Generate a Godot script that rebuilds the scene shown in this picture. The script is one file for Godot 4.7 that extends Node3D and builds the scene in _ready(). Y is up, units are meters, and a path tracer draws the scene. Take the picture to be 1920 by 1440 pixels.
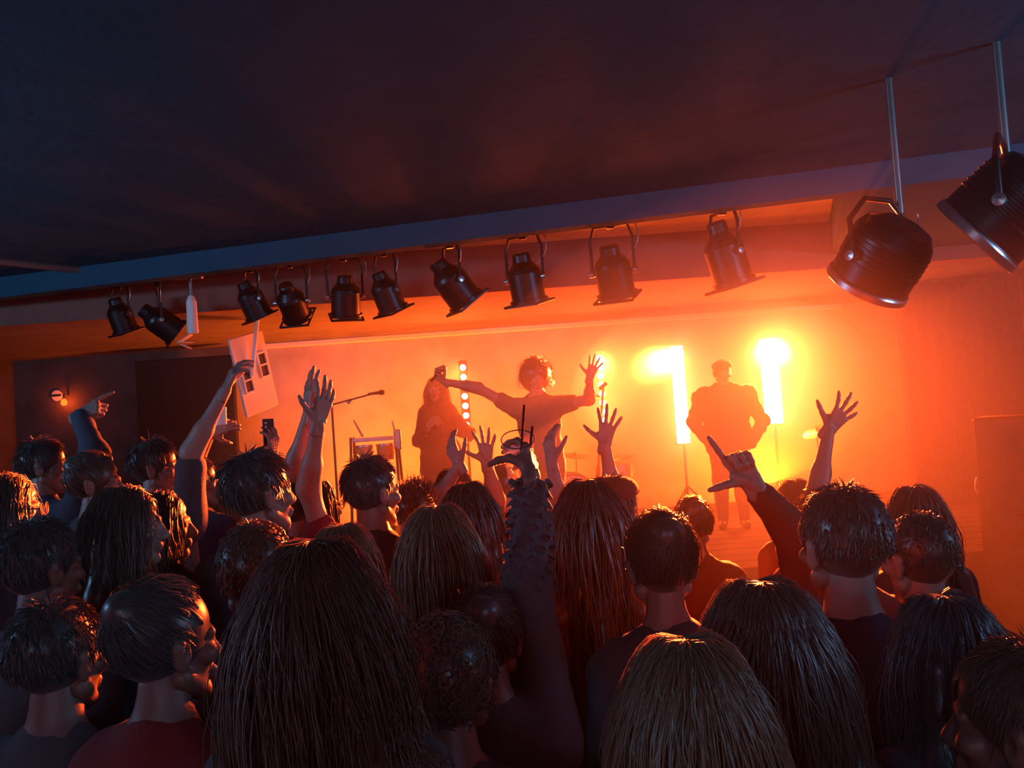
extends Node3D
# A packed club night seen from inside the crowd: a hazy orange-lit stage, three performers, raised arms.
const F := 1663.0  # focal length in pixels of the 1920 x 1440 frame
var cam: Camera3D
var rng := RandomNumberGenerator.new()
var M := {}

func _ready():
	camera_and_air()
	materials()
	stage_lights()
	room()
	rig()
	stage_gear()
	performers()
	crowd()
	handheld()

func camera_and_air():
	cam = Camera3D.new(); cam.name = "camera"; cam.fov = rad_to_deg(2.0 * atan(720.0 / F)); cam.near = 0.05; cam.far = 60.0
	cam.transform = Transform3D(Basis(Vector3.RIGHT, atan(70.0 / F)) * Basis(Vector3.BACK, deg_to_rad(-4.0)), Vector3(0, 1.8, 0))
	add_child(cam)
	var e := Environment.new()
	e.background_mode = Environment.BG_COLOR; e.background_color = Color.BLACK
	e.tonemap_mode = Environment.TONE_MAPPER_LINEAR; e.tonemap_exposure = 0.72
	e.sdfgi_enabled = true; e.ssao_enabled = true; e.ssil_enabled = true
	e.volumetric_fog_enabled = true; e.volumetric_fog_density = 0.0002; e.volumetric_fog_albedo = Color(1, 1, 1); e.volumetric_fog_anisotropy = 0.9
	var w := WorldEnvironment.new(); w.name = "air"; w.environment = e; add_child(w)

const FLOOD := Color(1, 0.38, 0.06)
const BAR := Color(1, 0.335, 0.115)
func stage_lights():
	# two broad light bars on stands, two slim LED battens, three unseen wash panels on the deck placed to light the back wall, blue fill lamps added behind the audience and on the side walls
	light_bar(1275, 740, 10.5, 0.15, 1.15, 23.0, "narrower glowing light bar, on the singer's side of the performer in a flat cap")
	light_bar(1446, 715, 10.5, 0.21, 1.00, 31.0, "widest glowing light bar, behind the shoulder of the performer in a flat cap")
	led_batten(872, 752, 10.6, 0.92, 14.0, "slim upright batten of round white lamps behind the singer's microphone arm")
	led_batten(1128, 730, 10.6, 0.86, 14.0, "slim upright batten of round white lamps beside the straight microphone stand")
	unseen_wash_panel(1430, 10.3, 36.0, "unseen floor wash lamp lighting the back wall, below the widest glowing light bar")
	unseen_wash_panel(1020, 10.3, 36.0, "unseen floor wash lamp lighting the back wall, behind the singer's legs")
	unseen_wash_panel(690, 10.0, 32.0, "unseen floor wash lamp lighting the back wall, behind the keyboard")
	fill_lamp(Vector3(-1.6, 2.3, 3.4), Vector3(0, 0.4, -1), 4.0, "added blue fill panel on the rear wall, nearer the side with the amber wall lamp")
	fill_lamp(Vector3(2.0, 2.3, 3.4), Vector3(0, 0.4, -1), 4.0, "added blue fill panel on the rear wall, nearer the loudspeaker side")
	fill_lamp(Vector3(WEST + 0.5, 2.5, -2.2), Vector3(0.35, 1, -0.15), 50.0, "added blue fill uplight on the side wall nearest the amber lamp")  # added uplight, tints the ceiling blue
	fill_lamp(Vector3(EAST - 0.5, 2.5, -1.8), Vector3(-0.35, 1, -0.15), 40.0, "added blue fill uplight on the side wall with the loudspeaker")  # second added uplight for the ceiling
	cloud(at(1360, 730, 10.3), Vector3(3.6, 2.3, 1.1), 0.85, "thickest bright haze drifting between the two glowing light bars")
	cloud(at(1320, 800, 9.6), Vector3(10.5, 4.4, 8.0), 0.021, "broad orange-lit haze filling the stage under the low ceiling")
	cloud(at(1760, 800, 4.6), Vector3(5.0, 3.0, 4.6), 0.013, "thin red-lit haze hanging over the crowd under the big drum spotlight")

# ---------------------------------------------------------------- placing
func at(px: float, py: float, d: float) -> Vector3:  # the point that distance before the camera, on the sight line of that pixel
	return cam.transform * Vector3((px - 960.0) / F * d, -(py - 720.0) / F * d, -d)

func tag(o: Node3D, label := "", category := "", group := "", kind := "") -> Node3D:
	if label: o.set_meta("label", label)
	if category: o.set_meta("category", category)
	if group: o.set_meta("group", group)
	if kind: o.set_meta("kind", kind)
	return o

var taken := {}
func numbered(n: String) -> String:
	taken[n] = taken.get(n, -1) + 1
	return n if taken[n] == 0 else "%s_%03d" % [n, taken[n]]

func thing(called: String, label: String, category: String, where := Transform3D(), group := "") -> Node3D:
	var o := Node3D.new(); o.name = numbered(called); o.transform = where; add_child(o, true)
	return tag(o, label, category, group)

func part(called: String, st: SurfaceTool, m: Material, parent: Node = null, smooth := true) -> MeshInstance3D:
	if not smooth: st.generate_normals()
	var o := MeshInstance3D.new(); o.name = called if parent else numbered(called)
	o.mesh = st.commit(); o.material_override = m
	(parent if parent else self).add_child(o, true)
	return o

func struct(called: String, st: SurfaceTool, m: Material, label := "") -> MeshInstance3D:
	var o := part(called, st, m); o.set_meta("kind", "structure")
	if label: o.set_meta("label", label)
	return o

# ---------------------------------------------------------------- shapes
func tool() -> SurfaceTool:
	var st := SurfaceTool.new(); st.begin(Mesh.PRIMITIVE_TRIANGLES)
	return st

func tri(st: SurfaceTool, a: Vector3, b: Vector3, c: Vector3, n: Vector3):  # flat, turned so that n is its outside
	if (c - a).cross(b - a).dot(n) < 0.0:
		var t := b; b = c; c = t
	for p in [a, b, c]:
		st.set_normal(n); st.add_vertex(p)

func quad(st: SurfaceTool, a: Vector3, b: Vector3, c: Vector3, d: Vector3, out: Vector3):
	var n := (b - a).cross(c - a).normalized()
	if n.dot(out) < 0.0: n = -n
	tri(st, a, b, c, n); tri(st, a, c, d, n)

func rbox(st: SurfaceTool, xf: Transform3D, size: Vector3, bevel := 0.006):  # box with chamfered edges
	var h := size / 2.0
	var b := minf(bevel, minf(h.x, minf(h.y, h.z)) * 0.6)
	var i := h - Vector3(b, b, b)
	for ax in 3:
		for s in [-1.0, 1.0]:
			var u := (ax + 1) % 3
			var v := (ax + 2) % 3
			var pts := []
			for q in [[-1, -1], [1, -1], [1, 1], [-1, 1]]:
				var p := Vector3.ZERO
				p[ax] = s * h[ax]; p[u] = q[0] * i[u]; p[v] = q[1] * i[v]
				pts.append(xf * p)
			var n := Vector3.ZERO; n[ax] = s
			quad(st, pts[0], pts[1], pts[2], pts[3], xf.basis * n)
			for s2 in [-1.0, 1.0]:
				var n2 := Vector3.ZERO; n2[ax] = s; n2[u] = s2
				var e := []
				for q in [-1.0, 1.0]:
					var p1 := Vector3.ZERO; p1[ax] = s * h[ax]; p1[u] = s2 * i[u]; p1[v] = q * i[v]
					var p2 := Vector3.ZERO; p2[ax] = s * i[ax]; p2[u] = s2 * h[u]; p2[v] = q * i[v]
					e.append(xf * p1); e.append(xf * p2)
				quad(st, e[0], e[1], e[3], e[2], xf.basis * n2)
	for sx in [-1.0, 1.0]:
		for sy in [-1.0, 1.0]:
			for sz in [-1.0, 1.0]:
				var k := Vector3(sx, sy, sz)
				tri(st, xf * (k * Vector3(h.x, i.y, i.z)), xf * (k * Vector3(i.x, h.y, i.z)), xf * (k * Vector3(i.x, i.y, h.z)), (xf.basis * k).normalized())

func box_at(st: SurfaceTool, c: Vector3, size: Vector3, bevel := 0.006):
	rbox(st, Transform3D(Basis(), c), size, bevel)

func smooth_quad(st: SurfaceTool, p: Array, n: Array):
	for t in [[0, 1, 2], [0, 2, 3]]:
		var a: Vector3 = p[t[0]]
		var b: Vector3 = p[t[1]]
		var c: Vector3 = p[t[2]]
		var o: Array = t if (c - a).cross(b - a).dot(n[t[0]] + n[t[1]] + n[t[2]]) >= 0.0 else [t[0], t[2], t[1]]
		for k in o:
			st.set_normal(n[k]); st.add_vertex(p[k])

func lathe(st: SurfaceTool, xf: Transform3D, prof: Array, segs := 24):  # profile points (radius, height) turned round the y axis, outside to the right of its run upwards
	for j in prof.size() - 1:
		var a: Vector2 = prof[j]
		var b: Vector2 = prof[j + 1]
		if a.distance_to(b) < 1e-6: continue
		var t := (b - a).normalized()
		var nn := Vector2(t.y, -t.x)
		for k in segs:
			var p := []; var n := []
			for q in [[a, k], [b, k], [b, k + 1], [a, k + 1]]:
				var an: float = TAU * q[1] / segs
				var dir := Vector3(cos(an), 0, sin(an))
				p.append(xf * (dir * q[0].x + Vector3.UP * q[0].y))
				n.append((xf.basis * (dir * nn.x + Vector3.UP * nn.y)).normalized())
			smooth_quad(st, p, n)

func tube(st: SurfaceTool, pts: Array, radii, sides := 8, capped := true):
	var side := Vector3.ZERO
	var rings := []
	for j in pts.size():
		var t: Vector3 = (pts[mini(j + 1, pts.size() - 1)] - pts[maxi(j - 1, 0)]).normalized()
		if side == Vector3.ZERO: side = t.cross(Vector3.UP if absf(t.y) < 0.9 else Vector3.RIGHT).normalized()
		side = (side - t * side.dot(t)).normalized()
		var up := t.cross(side)
		var r: float = radii if not radii is Array else radii[j]
		var ring := []; var nor := []
		for k in sides:
			var an := TAU * k / sides
			var d := side * cos(an) + up * sin(an)
			ring.append(pts[j] + d * r); nor.append(d)
		rings.append([ring, nor, t])
	for j in pts.size() - 1:
		for k in sides:
			var l := (k + 1) % sides
			smooth_quad(st, [rings[j][0][k], rings[j + 1][0][k], rings[j + 1][0][l], rings[j][0][l]], [rings[j][1][k], rings[j + 1][1][k], rings[j + 1][1][l], rings[j][1][l]])
	if capped:
		for e in [0, pts.size() - 1]:
			for k in range(1, sides - 1):
				tri(st, rings[e][0][0], rings[e][0][k], rings[e][0][k + 1], rings[e][2] * (-1.0 if e == 0 else 1.0))

func bar(st: SurfaceTool, a: Vector3, b: Vector3, r: float, sides := 10):
	tube(st, [a, b], r, sides)

func arc(c: Vector3, u: Vector3, v: Vector3, from: float, to: float, n := 14) -> Array:
	var out := []
	for k in n + 1:
		var an := lerpf(from, to, float(k) / n)
		out.append(c + u * cos(an) + v * sin(an))
	return out

func facing(dir: Vector3, up := Vector3.UP) -> Basis:  # y runs along dir
	var y := dir.normalized()
	var x := up.cross(y)
	if x.length() < 0.01: x = Vector3.RIGHT.cross(y)
	x = x.normalized()
	return Basis(x, y, x.cross(y))

# ---------------------------------------------------------------- materials
func mat(col: Color, rough := 0.8, metal := 0.0) -> StandardMaterial3D:
	var m := StandardMaterial3D.new(); m.albedo_color = col; m.roughness = rough; m.metallic = metal
	return m

func noise_tex(freq: float, sd: int, normal := false, lo := Color.WHITE, hi := Color.WHITE, octaves := 4) -> NoiseTexture2D:
	var t := NoiseTexture2D.new(); t.width = 512; t.height = 512; t.seamless = true
	var n := FastNoiseLite.new(); n.frequency = freq; n.seed = sd; n.fractal_octaves = octaves; t.noise = n
	if normal:
		t.as_normal_map = true; t.bump_strength = 6.0
	else:
		var g := Gradient.new(); g.set_color(0, lo); g.set_color(1, hi); t.color_ramp = g
	return t

func rough_wall(lo: Color, hi: Color, scale: float, sd: int) -> StandardMaterial3D:
	var m := mat(Color.WHITE, 0.9)
	m.albedo_texture = noise_tex(0.012, sd, false, lo, hi)
	m.normal_enabled = true; m.normal_texture = noise_tex(0.05, sd + 1, true); m.normal_scale = 0.08
	m.uv1_triplanar = true; m.uv1_world_triplanar = true; m.uv1_scale = Vector3.ONE * scale
	return m

func glow(col: Color, energy: float) -> StandardMaterial3D:
	var m := mat(col, 0.5); m.emission_enabled = true; m.emission = col; m.emission_energy_multiplier = energy
	return m

func cloth(col: Color) -> StandardMaterial3D:
	var m := mat(col, 0.85)
	m.normal_enabled = true; m.normal_texture = M.weave; m.normal_scale = 0.5; m.uv1_triplanar = true; m.uv1_scale = Vector3.ONE * 5.0
	m.rim_enabled = true; m.rim = 0.25
	return m

func materials():
	M.weave = noise_tex(0.03, 5, true)
	M.ceiling = rough_wall(Color(0.11, 0.255, 0.32), Color(0.13, 0.28, 0.345), 0.4, 11)
	M.beam = rough_wall(Color(0.42, 0.29, 0.25), Color(0.48, 0.34, 0.29), 0.35, 71)
	M.soffit = rough_wall(Color(0.36, 0.33, 0.31), Color(0.44, 0.41, 0.39), 0.35, 61)
	M.ceiling.metallic_specular = 0.2
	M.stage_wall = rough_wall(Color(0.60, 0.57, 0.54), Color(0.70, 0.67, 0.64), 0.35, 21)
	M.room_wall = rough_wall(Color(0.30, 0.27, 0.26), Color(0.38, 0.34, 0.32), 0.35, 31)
	M.floor = rough_wall(Color(0.10, 0.09, 0.09), Color(0.16, 0.15, 0.14), 0.5, 41)
	M.black = mat(Color(0.06, 0.06, 0.065), 0.6)
	M.metal_black = mat(Color(0.07, 0.07, 0.075), 0.38, 0.3)
	M.steel = mat(Color(0.62, 0.61, 0.6), 0.3, 0.9)
	M.drape = cloth(Color(0.09, 0.08, 0.085))
	M.trim = mat(Color(0.82, 0.78, 0.72), 0.6)
	M.board = mat(Color(0.85, 0.83, 0.78), 0.7)
	M.wood = rough_wall(Color(0.16, 0.12, 0.09), Color(0.22, 0.17, 0.13), 0.8, 51)
	M.brass = mat(Color(0.78, 0.60, 0.28), 0.25, 1.0)
	M.drum = mat(Color(0.80, 0.52, 0.22), 0.35)
	M.white = mat(Color(0.86, 0.85, 0.82), 0.5)
	M.glow = glow(Color(1.0, 0.88, 0.80), 12.0)
	M.amber = glow(Color(1.0, 0.38, 0.10), 4.0)
	M.blue = glow(Color(0.25, 0.55, 0.85), 0.6)  # face of the added fill panels

# ---------------------------------------------------------------- lamps that light the place
func area_lamp(called: String, p: Vector3, look: Vector3, size: Vector2, col: Color, energy: float):
	var l := AreaLight3D.new(); l.name = called; l.light_color = col; l.light_energy = energy; l.area_size = size
	l.area_range = 30.0; l.area_attenuation = 2.0; l.shadow_enabled = true; add_child(l, true)
	var dir := (look - p).normalized()
	l.look_at_from_position(p, look, Vector3.UP if absf(dir.y) < 0.95 else Vector3.RIGHT)

const DECK := 0.58  # height of the stage deck

func lamp_stand(o: Node3D, h: float):  # tripod and post up to height h above the thing's base
	var st := tool()
	bar(st, Vector3(0, 0.03, 0), Vector3(0, h, 0), 0.016)
	part("post", st, M.metal_black, o)
	for k in 3:
		var a := TAU * k / 3.0 + 0.4
		var leg := tool()
		bar(leg, Vector3(0, 0.32, 0), Vector3(cos(a) * 0.3, 0.012, sin(a) * 0.3), 0.01)
		part("leg", leg, M.metal_black, o)

func light_bar(px: float, py: float, d: float, w: float, h: float, energy: float, label: String):
	var p := at(px, py, d)
	var o := thing("light_bar", label, "stage light", Transform3D(Basis(), Vector3(p.x, DECK, p.z)), "upright light bars")
	var y := p.y - DECK
	lamp_stand(o, y - h / 2)
	var st := tool(); box_at(st, Vector3(0, y, -0.03), Vector3(w + 0.03, h + 0.04, 0.06), 0.012); part("housing", st, M.metal_black, o)
	var g := tool(); box_at(g, Vector3(0, y, 0.005), Vector3(w, h, 0.02), 0.008); part("glowing_lens", g, M.glow, o)
	area_lamp("bar_light", p + Vector3(0, 0, 0.03), p + Vector3(0, 0, 4), Vector2(w, h), BAR, energy)
	for t in [Vector3(-3.4, 1.0, -3.2), Vector3(-1.3, 1.0, -2.2)] if px < 1400.0 else [Vector3(0.3, 1.0, -2.0), Vector3(1.9, 1.0, -2.2)]: beam(p + Vector3(0, h * 0.4, 0.05), t, 15.0, energy * 66.0)

func led_batten(px: float, py: float, d: float, h: float, energy: float, label: String):
	var p := at(px, py, d)
	var o := thing("led_batten", label, "stage light", Transform3D(Basis(), Vector3(p.x, DECK, p.z)), "slim lamp battens")
	var y := p.y - DECK
	lamp_stand(o, y - h / 2)
	var st := tool(); box_at(st, Vector3(0, y, -0.03), Vector3(0.10, h + 0.06, 0.05), 0.01); part("housing", st, M.metal_black, o)
	for k in 8:
		var l := tool()
		lathe(l, Transform3D(Basis(Vector3.RIGHT, PI / 2), Vector3(0, y + h * ((k + 0.5) / 8.0 - 0.5), -0.005)), [Vector2(0.036, 0), Vector2(0.036, 0.008), Vector2(0.026, 0.016), Vector2(0, 0.02)], 16)
		part("lamp_lens", l, M.glow, o)
	beam(p + Vector3(0, h * 0.4, 0.05), Vector3(p.x * 1.2 - 0.6, 1.0, -3.0), 14.0, energy * 22.0)
	area_lamp("batten_light", p + Vector3(0, 0, 0.04), p + Vector3(0, 0, 4), Vector2(0.07, h), BAR, energy)

func beam(p: Vector3, to: Vector3, half: float, energy: float):  # unseen narrow spot at a stage bar, placed to rim-light the crowd
	var l := SpotLight3D.new(); l.name = "crowd_rim_light"; l.light_color = BAR; l.light_energy = energy; l.light_size = 0.07; l.spot_angle = half; l.spot_angle_attenuation = 0.6
	l.spot_range = 30.0; l.spot_attenuation = 2.0; l.shadow_enabled = true; add_child(l, true)
	l.look_at_from_position(p, to, Vector3.UP)

func unseen_wash_panel(px: float, d: float, energy: float, label: String):  # unseen floor lamp, placed to light the back wall
	var p := at(px, 900, d)
	var o := thing("unseen_wash_lamp", label, "stage light", Transform3D(Basis(), Vector3(p.x, DECK, p.z)), "unseen floor wash lamps")
	var tilt := Transform3D(Basis(Vector3.RIGHT, -0.45), Vector3(0, 0.13, 0))
	var st := tool(); rbox(st, tilt, Vector3(0.5, 0.1, 0.2), 0.012); part("housing", st, M.metal_black, o)
	var g := tool(); rbox(g, tilt * Transform3D(Basis(), Vector3(0, 0.055, 0)), Vector3(0.46, 0.012, 0.16), 0.003); part("lamp_lens", g, M.amber, o)
	for s in [-1.0, 1.0]:
		var f := tool(); bar(f, Vector3(s * 0.265, 0.0, 0), Vector3(s * 0.265, 0.15, 0), 0.012); part("bracket", f, M.metal_black, o)
	var up := tilt.basis * Vector3.UP
	var q: Vector3 = o.transform * (tilt * Vector3(0, 0.075, 0))
	area_lamp("unseen_wash_light", q, q + up * 3.0, Vector2(0.46, 0.16), FLOOD, energy)

func fill_lamp(p: Vector3, aim: Vector3, energy: float, label: String):  # an added blue fill panel that faces along aim
	var z := aim.normalized()
	var x := Vector3.UP.cross(z)
	if absf(z.y) > 0.8: x = (Vector3.BACK - z * z.z)
	x = x.normalized()
	var b := Basis(x, z.cross(x), z)
	var o := thing("fill_lamp", label, "lamp", Transform3D(b, p), "added blue fill lamps")
	var st := tool(); box_at(st, Vector3(0, 0, -0.05), Vector3(1.26, 0.56, 0.1), 0.02); part("housing", st, M.metal_black, o)
	st = tool(); box_at(st, Vector3(0, -0.1, -0.3 if absf(z.y) < 0.8 else -0.12), Vector3(0.1, 0.1, 0.54 if absf(z.y) < 0.8 else 0.06), 0.01); part("bracket", st, M.metal_black, o)
	var g := tool(); box_at(g, Vector3(0, 0, 0.005), Vector3(1.2, 0.5, 0.02), 0.005); part("lamp_panel", g, M.blue, o)
	area_lamp("fill_light", p + z * 0.03, p + z * 4.0, Vector2(1.2, 0.5), Color(0.55, 0.78, 1.0), energy)

func cloud(c: Vector3, size: Vector3, density: float, label: String):
	var f := FogVolume.new(); f.name = numbered("stage_haze"); f.size = size; f.shape = RenderingServer.FOG_VOLUME_SHAPE_ELLIPSOID; f.position = c
	var m := FogMaterial.new(); m.density = density; m.albedo = Color(1, 1, 1); f.material = m
	add_child(f, true); tag(f, label, "haze", "", "stuff")

# ---------------------------------------------------------------- the room
const CEIL := 3.30    # audience ceiling
const LIP := 3.13     # underside of the header over the stage front
const SOFFIT := 3.02  # low stage ceiling behind the second beam
const BACK := -11.4   # face of the back wall
const BEAM2 := -8.25
const WEST := -6.4
const EAST := 5.7
const H0 := Vector2(-3.75, -7.24)  # two points of the header's lower front edge, seen from above (x, z)
const H1 := Vector2(2.26, -5.7)
func header_z(x: float) -> float:
	return H0.y + (x - H0.x) * (H1.y - H0.y) / (H1.x - H0.x)

func prism(st: SurfaceTool, poly: Array, y0: float, y1: float):  # convex outline (x, z), upright sides
	var c := Vector2.ZERO
	for p in poly: c += p / poly.size()
	for k in poly.size():
		var a: Vector2 = poly[k]
		var b: Vector2 = poly[(k + 1) % poly.size()]
		var m := (a + b) / 2 - c
		quad(st, Vector3(a.x, y0, a.y), Vector3(b.x, y0, b.y), Vector3(b.x, y1, b.y), Vector3(a.x, y1, a.y), Vector3(m.x, 0, m.y))
		if k > 0 and k < poly.size() - 1:
			for y in [y0, y1]:
				tri(st, Vector3(poly[0].x, y, poly[0].y), Vector3(a.x, y, a.y), Vector3(b.x, y, b.y), Vector3(0, 1 if y == y1 else -1, 0))

func room():
	var st := tool(); prism(st, [Vector2(WEST, 4), Vector2(EAST, 4), Vector2(EAST, BACK), Vector2(WEST, BACK)], -0.12, 0.0); struct("floor", st, M.floor)
	st = tool(); prism(st, [Vector2(WEST, 4), Vector2(EAST, 4), Vector2(EAST, header_z(EAST)), Vector2(WEST, header_z(WEST))], CEIL, CEIL + 0.3); struct("ceiling", st, M.ceiling, "dark painted ceiling over the audience")
	var off := Vector2(H1.y - H0.y, -(H1.x - H0.x)).normalized() * 0.14  # towards the stage
	var a := Vector2(WEST, header_z(WEST))
	var b := Vector2(EAST, header_z(EAST))
	st = tool(); prism(st, [a, b, b + off, a + off], LIP, CEIL + 0.3); struct("beam_header", st, M.ceiling, "dark header beam over the stage front")
	st = tool(); prism(st, [a + off, b + off, Vector2(EAST, BEAM2), Vector2(WEST, BEAM2)], 3.46, 3.6); struct("ceiling_coffer", st, M.stage_wall, "pale ceiling strip between the two stage beams")
	st = tool(); prism(st, [Vector2(WEST, BEAM2), Vector2(EAST, BEAM2), Vector2(EAST, BEAM2 - 0.12), Vector2(WEST, BEAM2 - 0.12)], SOFFIT, 3.6); struct("beam_stage", st, M.beam, "second beam crossing above the stage")
	st = tool(); prism(st, [Vector2(WEST, BEAM2 - 0.12), Vector2(EAST, BEAM2 - 0.12), Vector2(EAST, BACK), Vector2(WEST, BACK)], SOFFIT, 3.6); struct("ceiling_stage", st, M.soffit, "low stage ceiling behind the second beam")
	st = tool(); prism(st, [H1 + off, b + off, Vector2(EAST, BEAM2), Vector2(3.07, BEAM2)], LIP + 0.02, 3.46); struct("ceiling_soffit", st, M.ceiling, "dark dropped soffit closing the coffer beside the wall")
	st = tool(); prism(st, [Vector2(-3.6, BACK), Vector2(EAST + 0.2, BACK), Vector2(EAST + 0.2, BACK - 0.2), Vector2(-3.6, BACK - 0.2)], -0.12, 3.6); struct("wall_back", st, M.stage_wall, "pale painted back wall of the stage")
	st = tool(); prism(st, [Vector2(WEST - 0.2, BACK), Vector2(-3.6, BACK), Vector2(-3.6, BACK - 0.2), Vector2(WEST - 0.2, BACK - 0.2)], -0.12, 3.6); struct("wall_back", st, M.room_wall, "darker end of the back wall, with the amber wall lamp")  # this end of the wall is given a darker tone
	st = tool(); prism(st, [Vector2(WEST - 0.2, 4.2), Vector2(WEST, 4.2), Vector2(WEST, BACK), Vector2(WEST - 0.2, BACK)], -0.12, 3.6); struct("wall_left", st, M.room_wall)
	st = tool(); prism(st, [Vector2(EAST, 4.2), Vector2(EAST + 0.2, 4.2), Vector2(EAST + 0.2, BACK), Vector2(EAST, BACK)], -0.12, 3.6); struct("wall_right", st, M.room_wall)
	st = tool(); prism(st, [Vector2(WEST, 4), Vector2(EAST, 4), Vector2(EAST, 4.2), Vector2(WEST, 4.2)], -0.12, 3.6); struct("wall_rear", st, M.room_wall)
	# pale trim where the back wall meets the low stage ceiling
	st = tool(); box_at(st, Vector3(0.55, SOFFIT - 0.035, BACK + 0.04), Vector3(7.5, 0.07, 0.08), 0.012); struct("trim_1", st, M.trim, "pale trim rail along the top of the back wall")
	# joist on the audience ceiling near the left wall
	st = tool(); bar(st, Vector3(-4.1, CEIL - 0.02, -6.2), Vector3(-3.45, CEIL - 0.02, -7.2), 0.03, 8); struct("trim_2", st, M.room_wall, "thin conduit along the dark ceiling by the wall")
	# the stage deck: boards with open joints on a dark platform
	var deck := thing("stage_platform", "raised wooden stage deck under the performers", "stage")
	st = tool(); box_at(st, Vector3(1.15, 0.26, -9.05), Vector3(8.6, 0.52, 4.66), 0.01); part("platform", st, M.black, deck)
	for k in 15:
		st = tool(); box_at(st, Vector3(1.15, 0.55, -6.88 - k * 0.31), Vector3(8.6, 0.058, 0.30), 0.006); part("plank", st, M.wood, deck)
	# black flat, folded drape
	var fl := thing("stage_flat", "tall black scenery flat standing against the back wall beside the white hanging board", "flat", Transform3D(Basis(), Vector3(at(345, 700, 10.9).x, 0, -10.9)))
	st = tool(); box_at(st, Vector3(0, 1.43, 0), Vector3(1.2, 2.86, 0.05), 0.01); part("panel", st, M.drape, fl)
	for s in [-1.0, 1.0]:
		st = tool(); box_at(st, Vector3(s * 0.57, 1.43, -0.05), Vector3(0.06, 2.84, 0.05), 0.008); part("batten", st, M.wood, fl)
		st = tool(); box_at(st, Vector3(s * 0.45, 0.03, -0.18), Vector3(0.08, 0.06, 0.3), 0.008); part("foot", st, M.wood, fl)
	st = tool()
	var pts := []
	for k in 61:
		pts.append(Vector2(4.28 + k * 0.0232, -9.75 + 0.055 * sin(k * 0.9) + 0.02 * sin(k * 0.37)))
	for k in 60:
		for s in [[0.0, 1.0], [-0.015, -1.0]]:
			var p: Vector2 = pts[k]
			var q: Vector2 = pts[k + 1]
			quad(st, Vector3(p.x, 0.02, p.y + s[0]), Vector3(q.x, 0.02, q.y + s[0]), Vector3(q.x, SOFFIT - 0.01, q.y + s[0]), Vector3(p.x, SOFFIT - 0.01, p.y + s[0]), Vector3(0, 0, s[1]))
	tag(part("stage_drape", st, M.drape), "dark folded drape hanging beside the end of the back wall", "curtain")

# ---------------------------------------------------------------- things hung above the stage
func pipe_point(px: float, py: float) -> Vector3:  # where that sight line meets the upright plane of the lamp pipe
	var n2 := Vector2(H1.y - H0.y, -(H1.x - H0.x)).normalized()
	var n := Vector3(n2.x, 0, n2.y)
	var p0 := Vector3(H0.x, 0, H0.y) + n * 0.5
	var o := cam.transform.origin
	var d := (at(px, py, 1.0) - o)
	return o + d * ((p0 - o).dot(n) / d.dot(n))

func par_can(p: Vector3, r: float, aim: Vector3, top: float, label: String, group: String, body: Material, len_k := 2.6):
	var o := thing("par_can", label, "spotlight", Transform3D(Basis(), p), group)
	var y := aim.normalized()
	var b := facing(y)
	var xf := Transform3D(b, Vector3.ZERO)
	var L := r * len_k
	var st := tool()
	lathe(st, xf, [Vector2(0, -L * 0.56), Vector2(r * 0.42, -L * 0.55), Vector2(r * 0.5, -L * 0.5), Vector2(r * 0.52, -L * 0.36), Vector2(r * 0.86, -L * 0.2), Vector2(r * 0.94, -L * 0.12), Vector2(r * 0.94, L * 0.42), Vector2(r * 1.06, L * 0.43), Vector2(r * 1.06, L * 0.5), Vector2(r * 0.9, L * 0.5), Vector2(r * 0.88, L * 0.3)], 28)
	part("barrel", st, body, o)
	st = tool(); lathe(st, xf, [Vector2(r * 0.89, L * 0.30), Vector2(r * 0.6, L * 0.335), Vector2(0, L * 0.35)], 24); part("lens", st, M.steel, o)
	# colour frame holder: an open square in front of the rim
	st = tool()
	for k in 4:
		var e := Basis(Vector3.UP, k * PI / 2)
		rbox(st, xf * Transform3D(e, e * Vector3(r * 1.0, L * 0.52, 0)), Vector3(r * 0.14, L * 0.05, r * 2.14), 0.003)
	part("colour_frame", st, body, o)
	# yoke: flat strap from both pivots up to the clamp
	var side := y.cross(Vector3.UP).normalized()
	if side.length() < 0.1: side = Vector3.RIGHT
	var rise := minf(top - p.y - 0.06, r * 2.6)
	st = tool()
	var pts := [side * r * 1.12, side * r * 1.14 + Vector3.UP * rise * 0.7, side * r * 0.9 + Vector3.UP * rise, -side * r * 0.9 + Vector3.UP * rise, -side * r * 1.14 + Vector3.UP * rise * 0.7, -side * r * 1.12]
	tube(st, pts, r * 0.085, 6); part("yoke", st, M.steel if body == M.white else M.metal_black, o)
	for s in [-1.0, 1.0]:
		st = tool(); lathe(st, Transform3D(facing(side * s), side * s * r * 0.95), [Vector2(0.0, r * 0.36), Vector2(r * 0.16, r * 0.34), Vector2(r * 0.16, r * 0.1), Vector2(r * 0.08, 0)], 10); part("knob", st, M.steel, o)
	st = tool(); box_at(st, Vector3(0, (rise + top - p.y) / 2, 0), Vector3(r * 0.4, maxf(top - p.y - rise + 0.05, 0.06), r * 0.3), 0.006); part("clamp", st, M.metal_black, o)
	st = tool()
	tube(st, arc(Vector3.UP * rise * 0.75 + side * r * 0.2, side * r * 1.25, Vector3.UP * -rise * 0.5, -0.5, 2.2, 12), r * 0.03, 5); part("safety_cable", st, M.steel, o)

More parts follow.
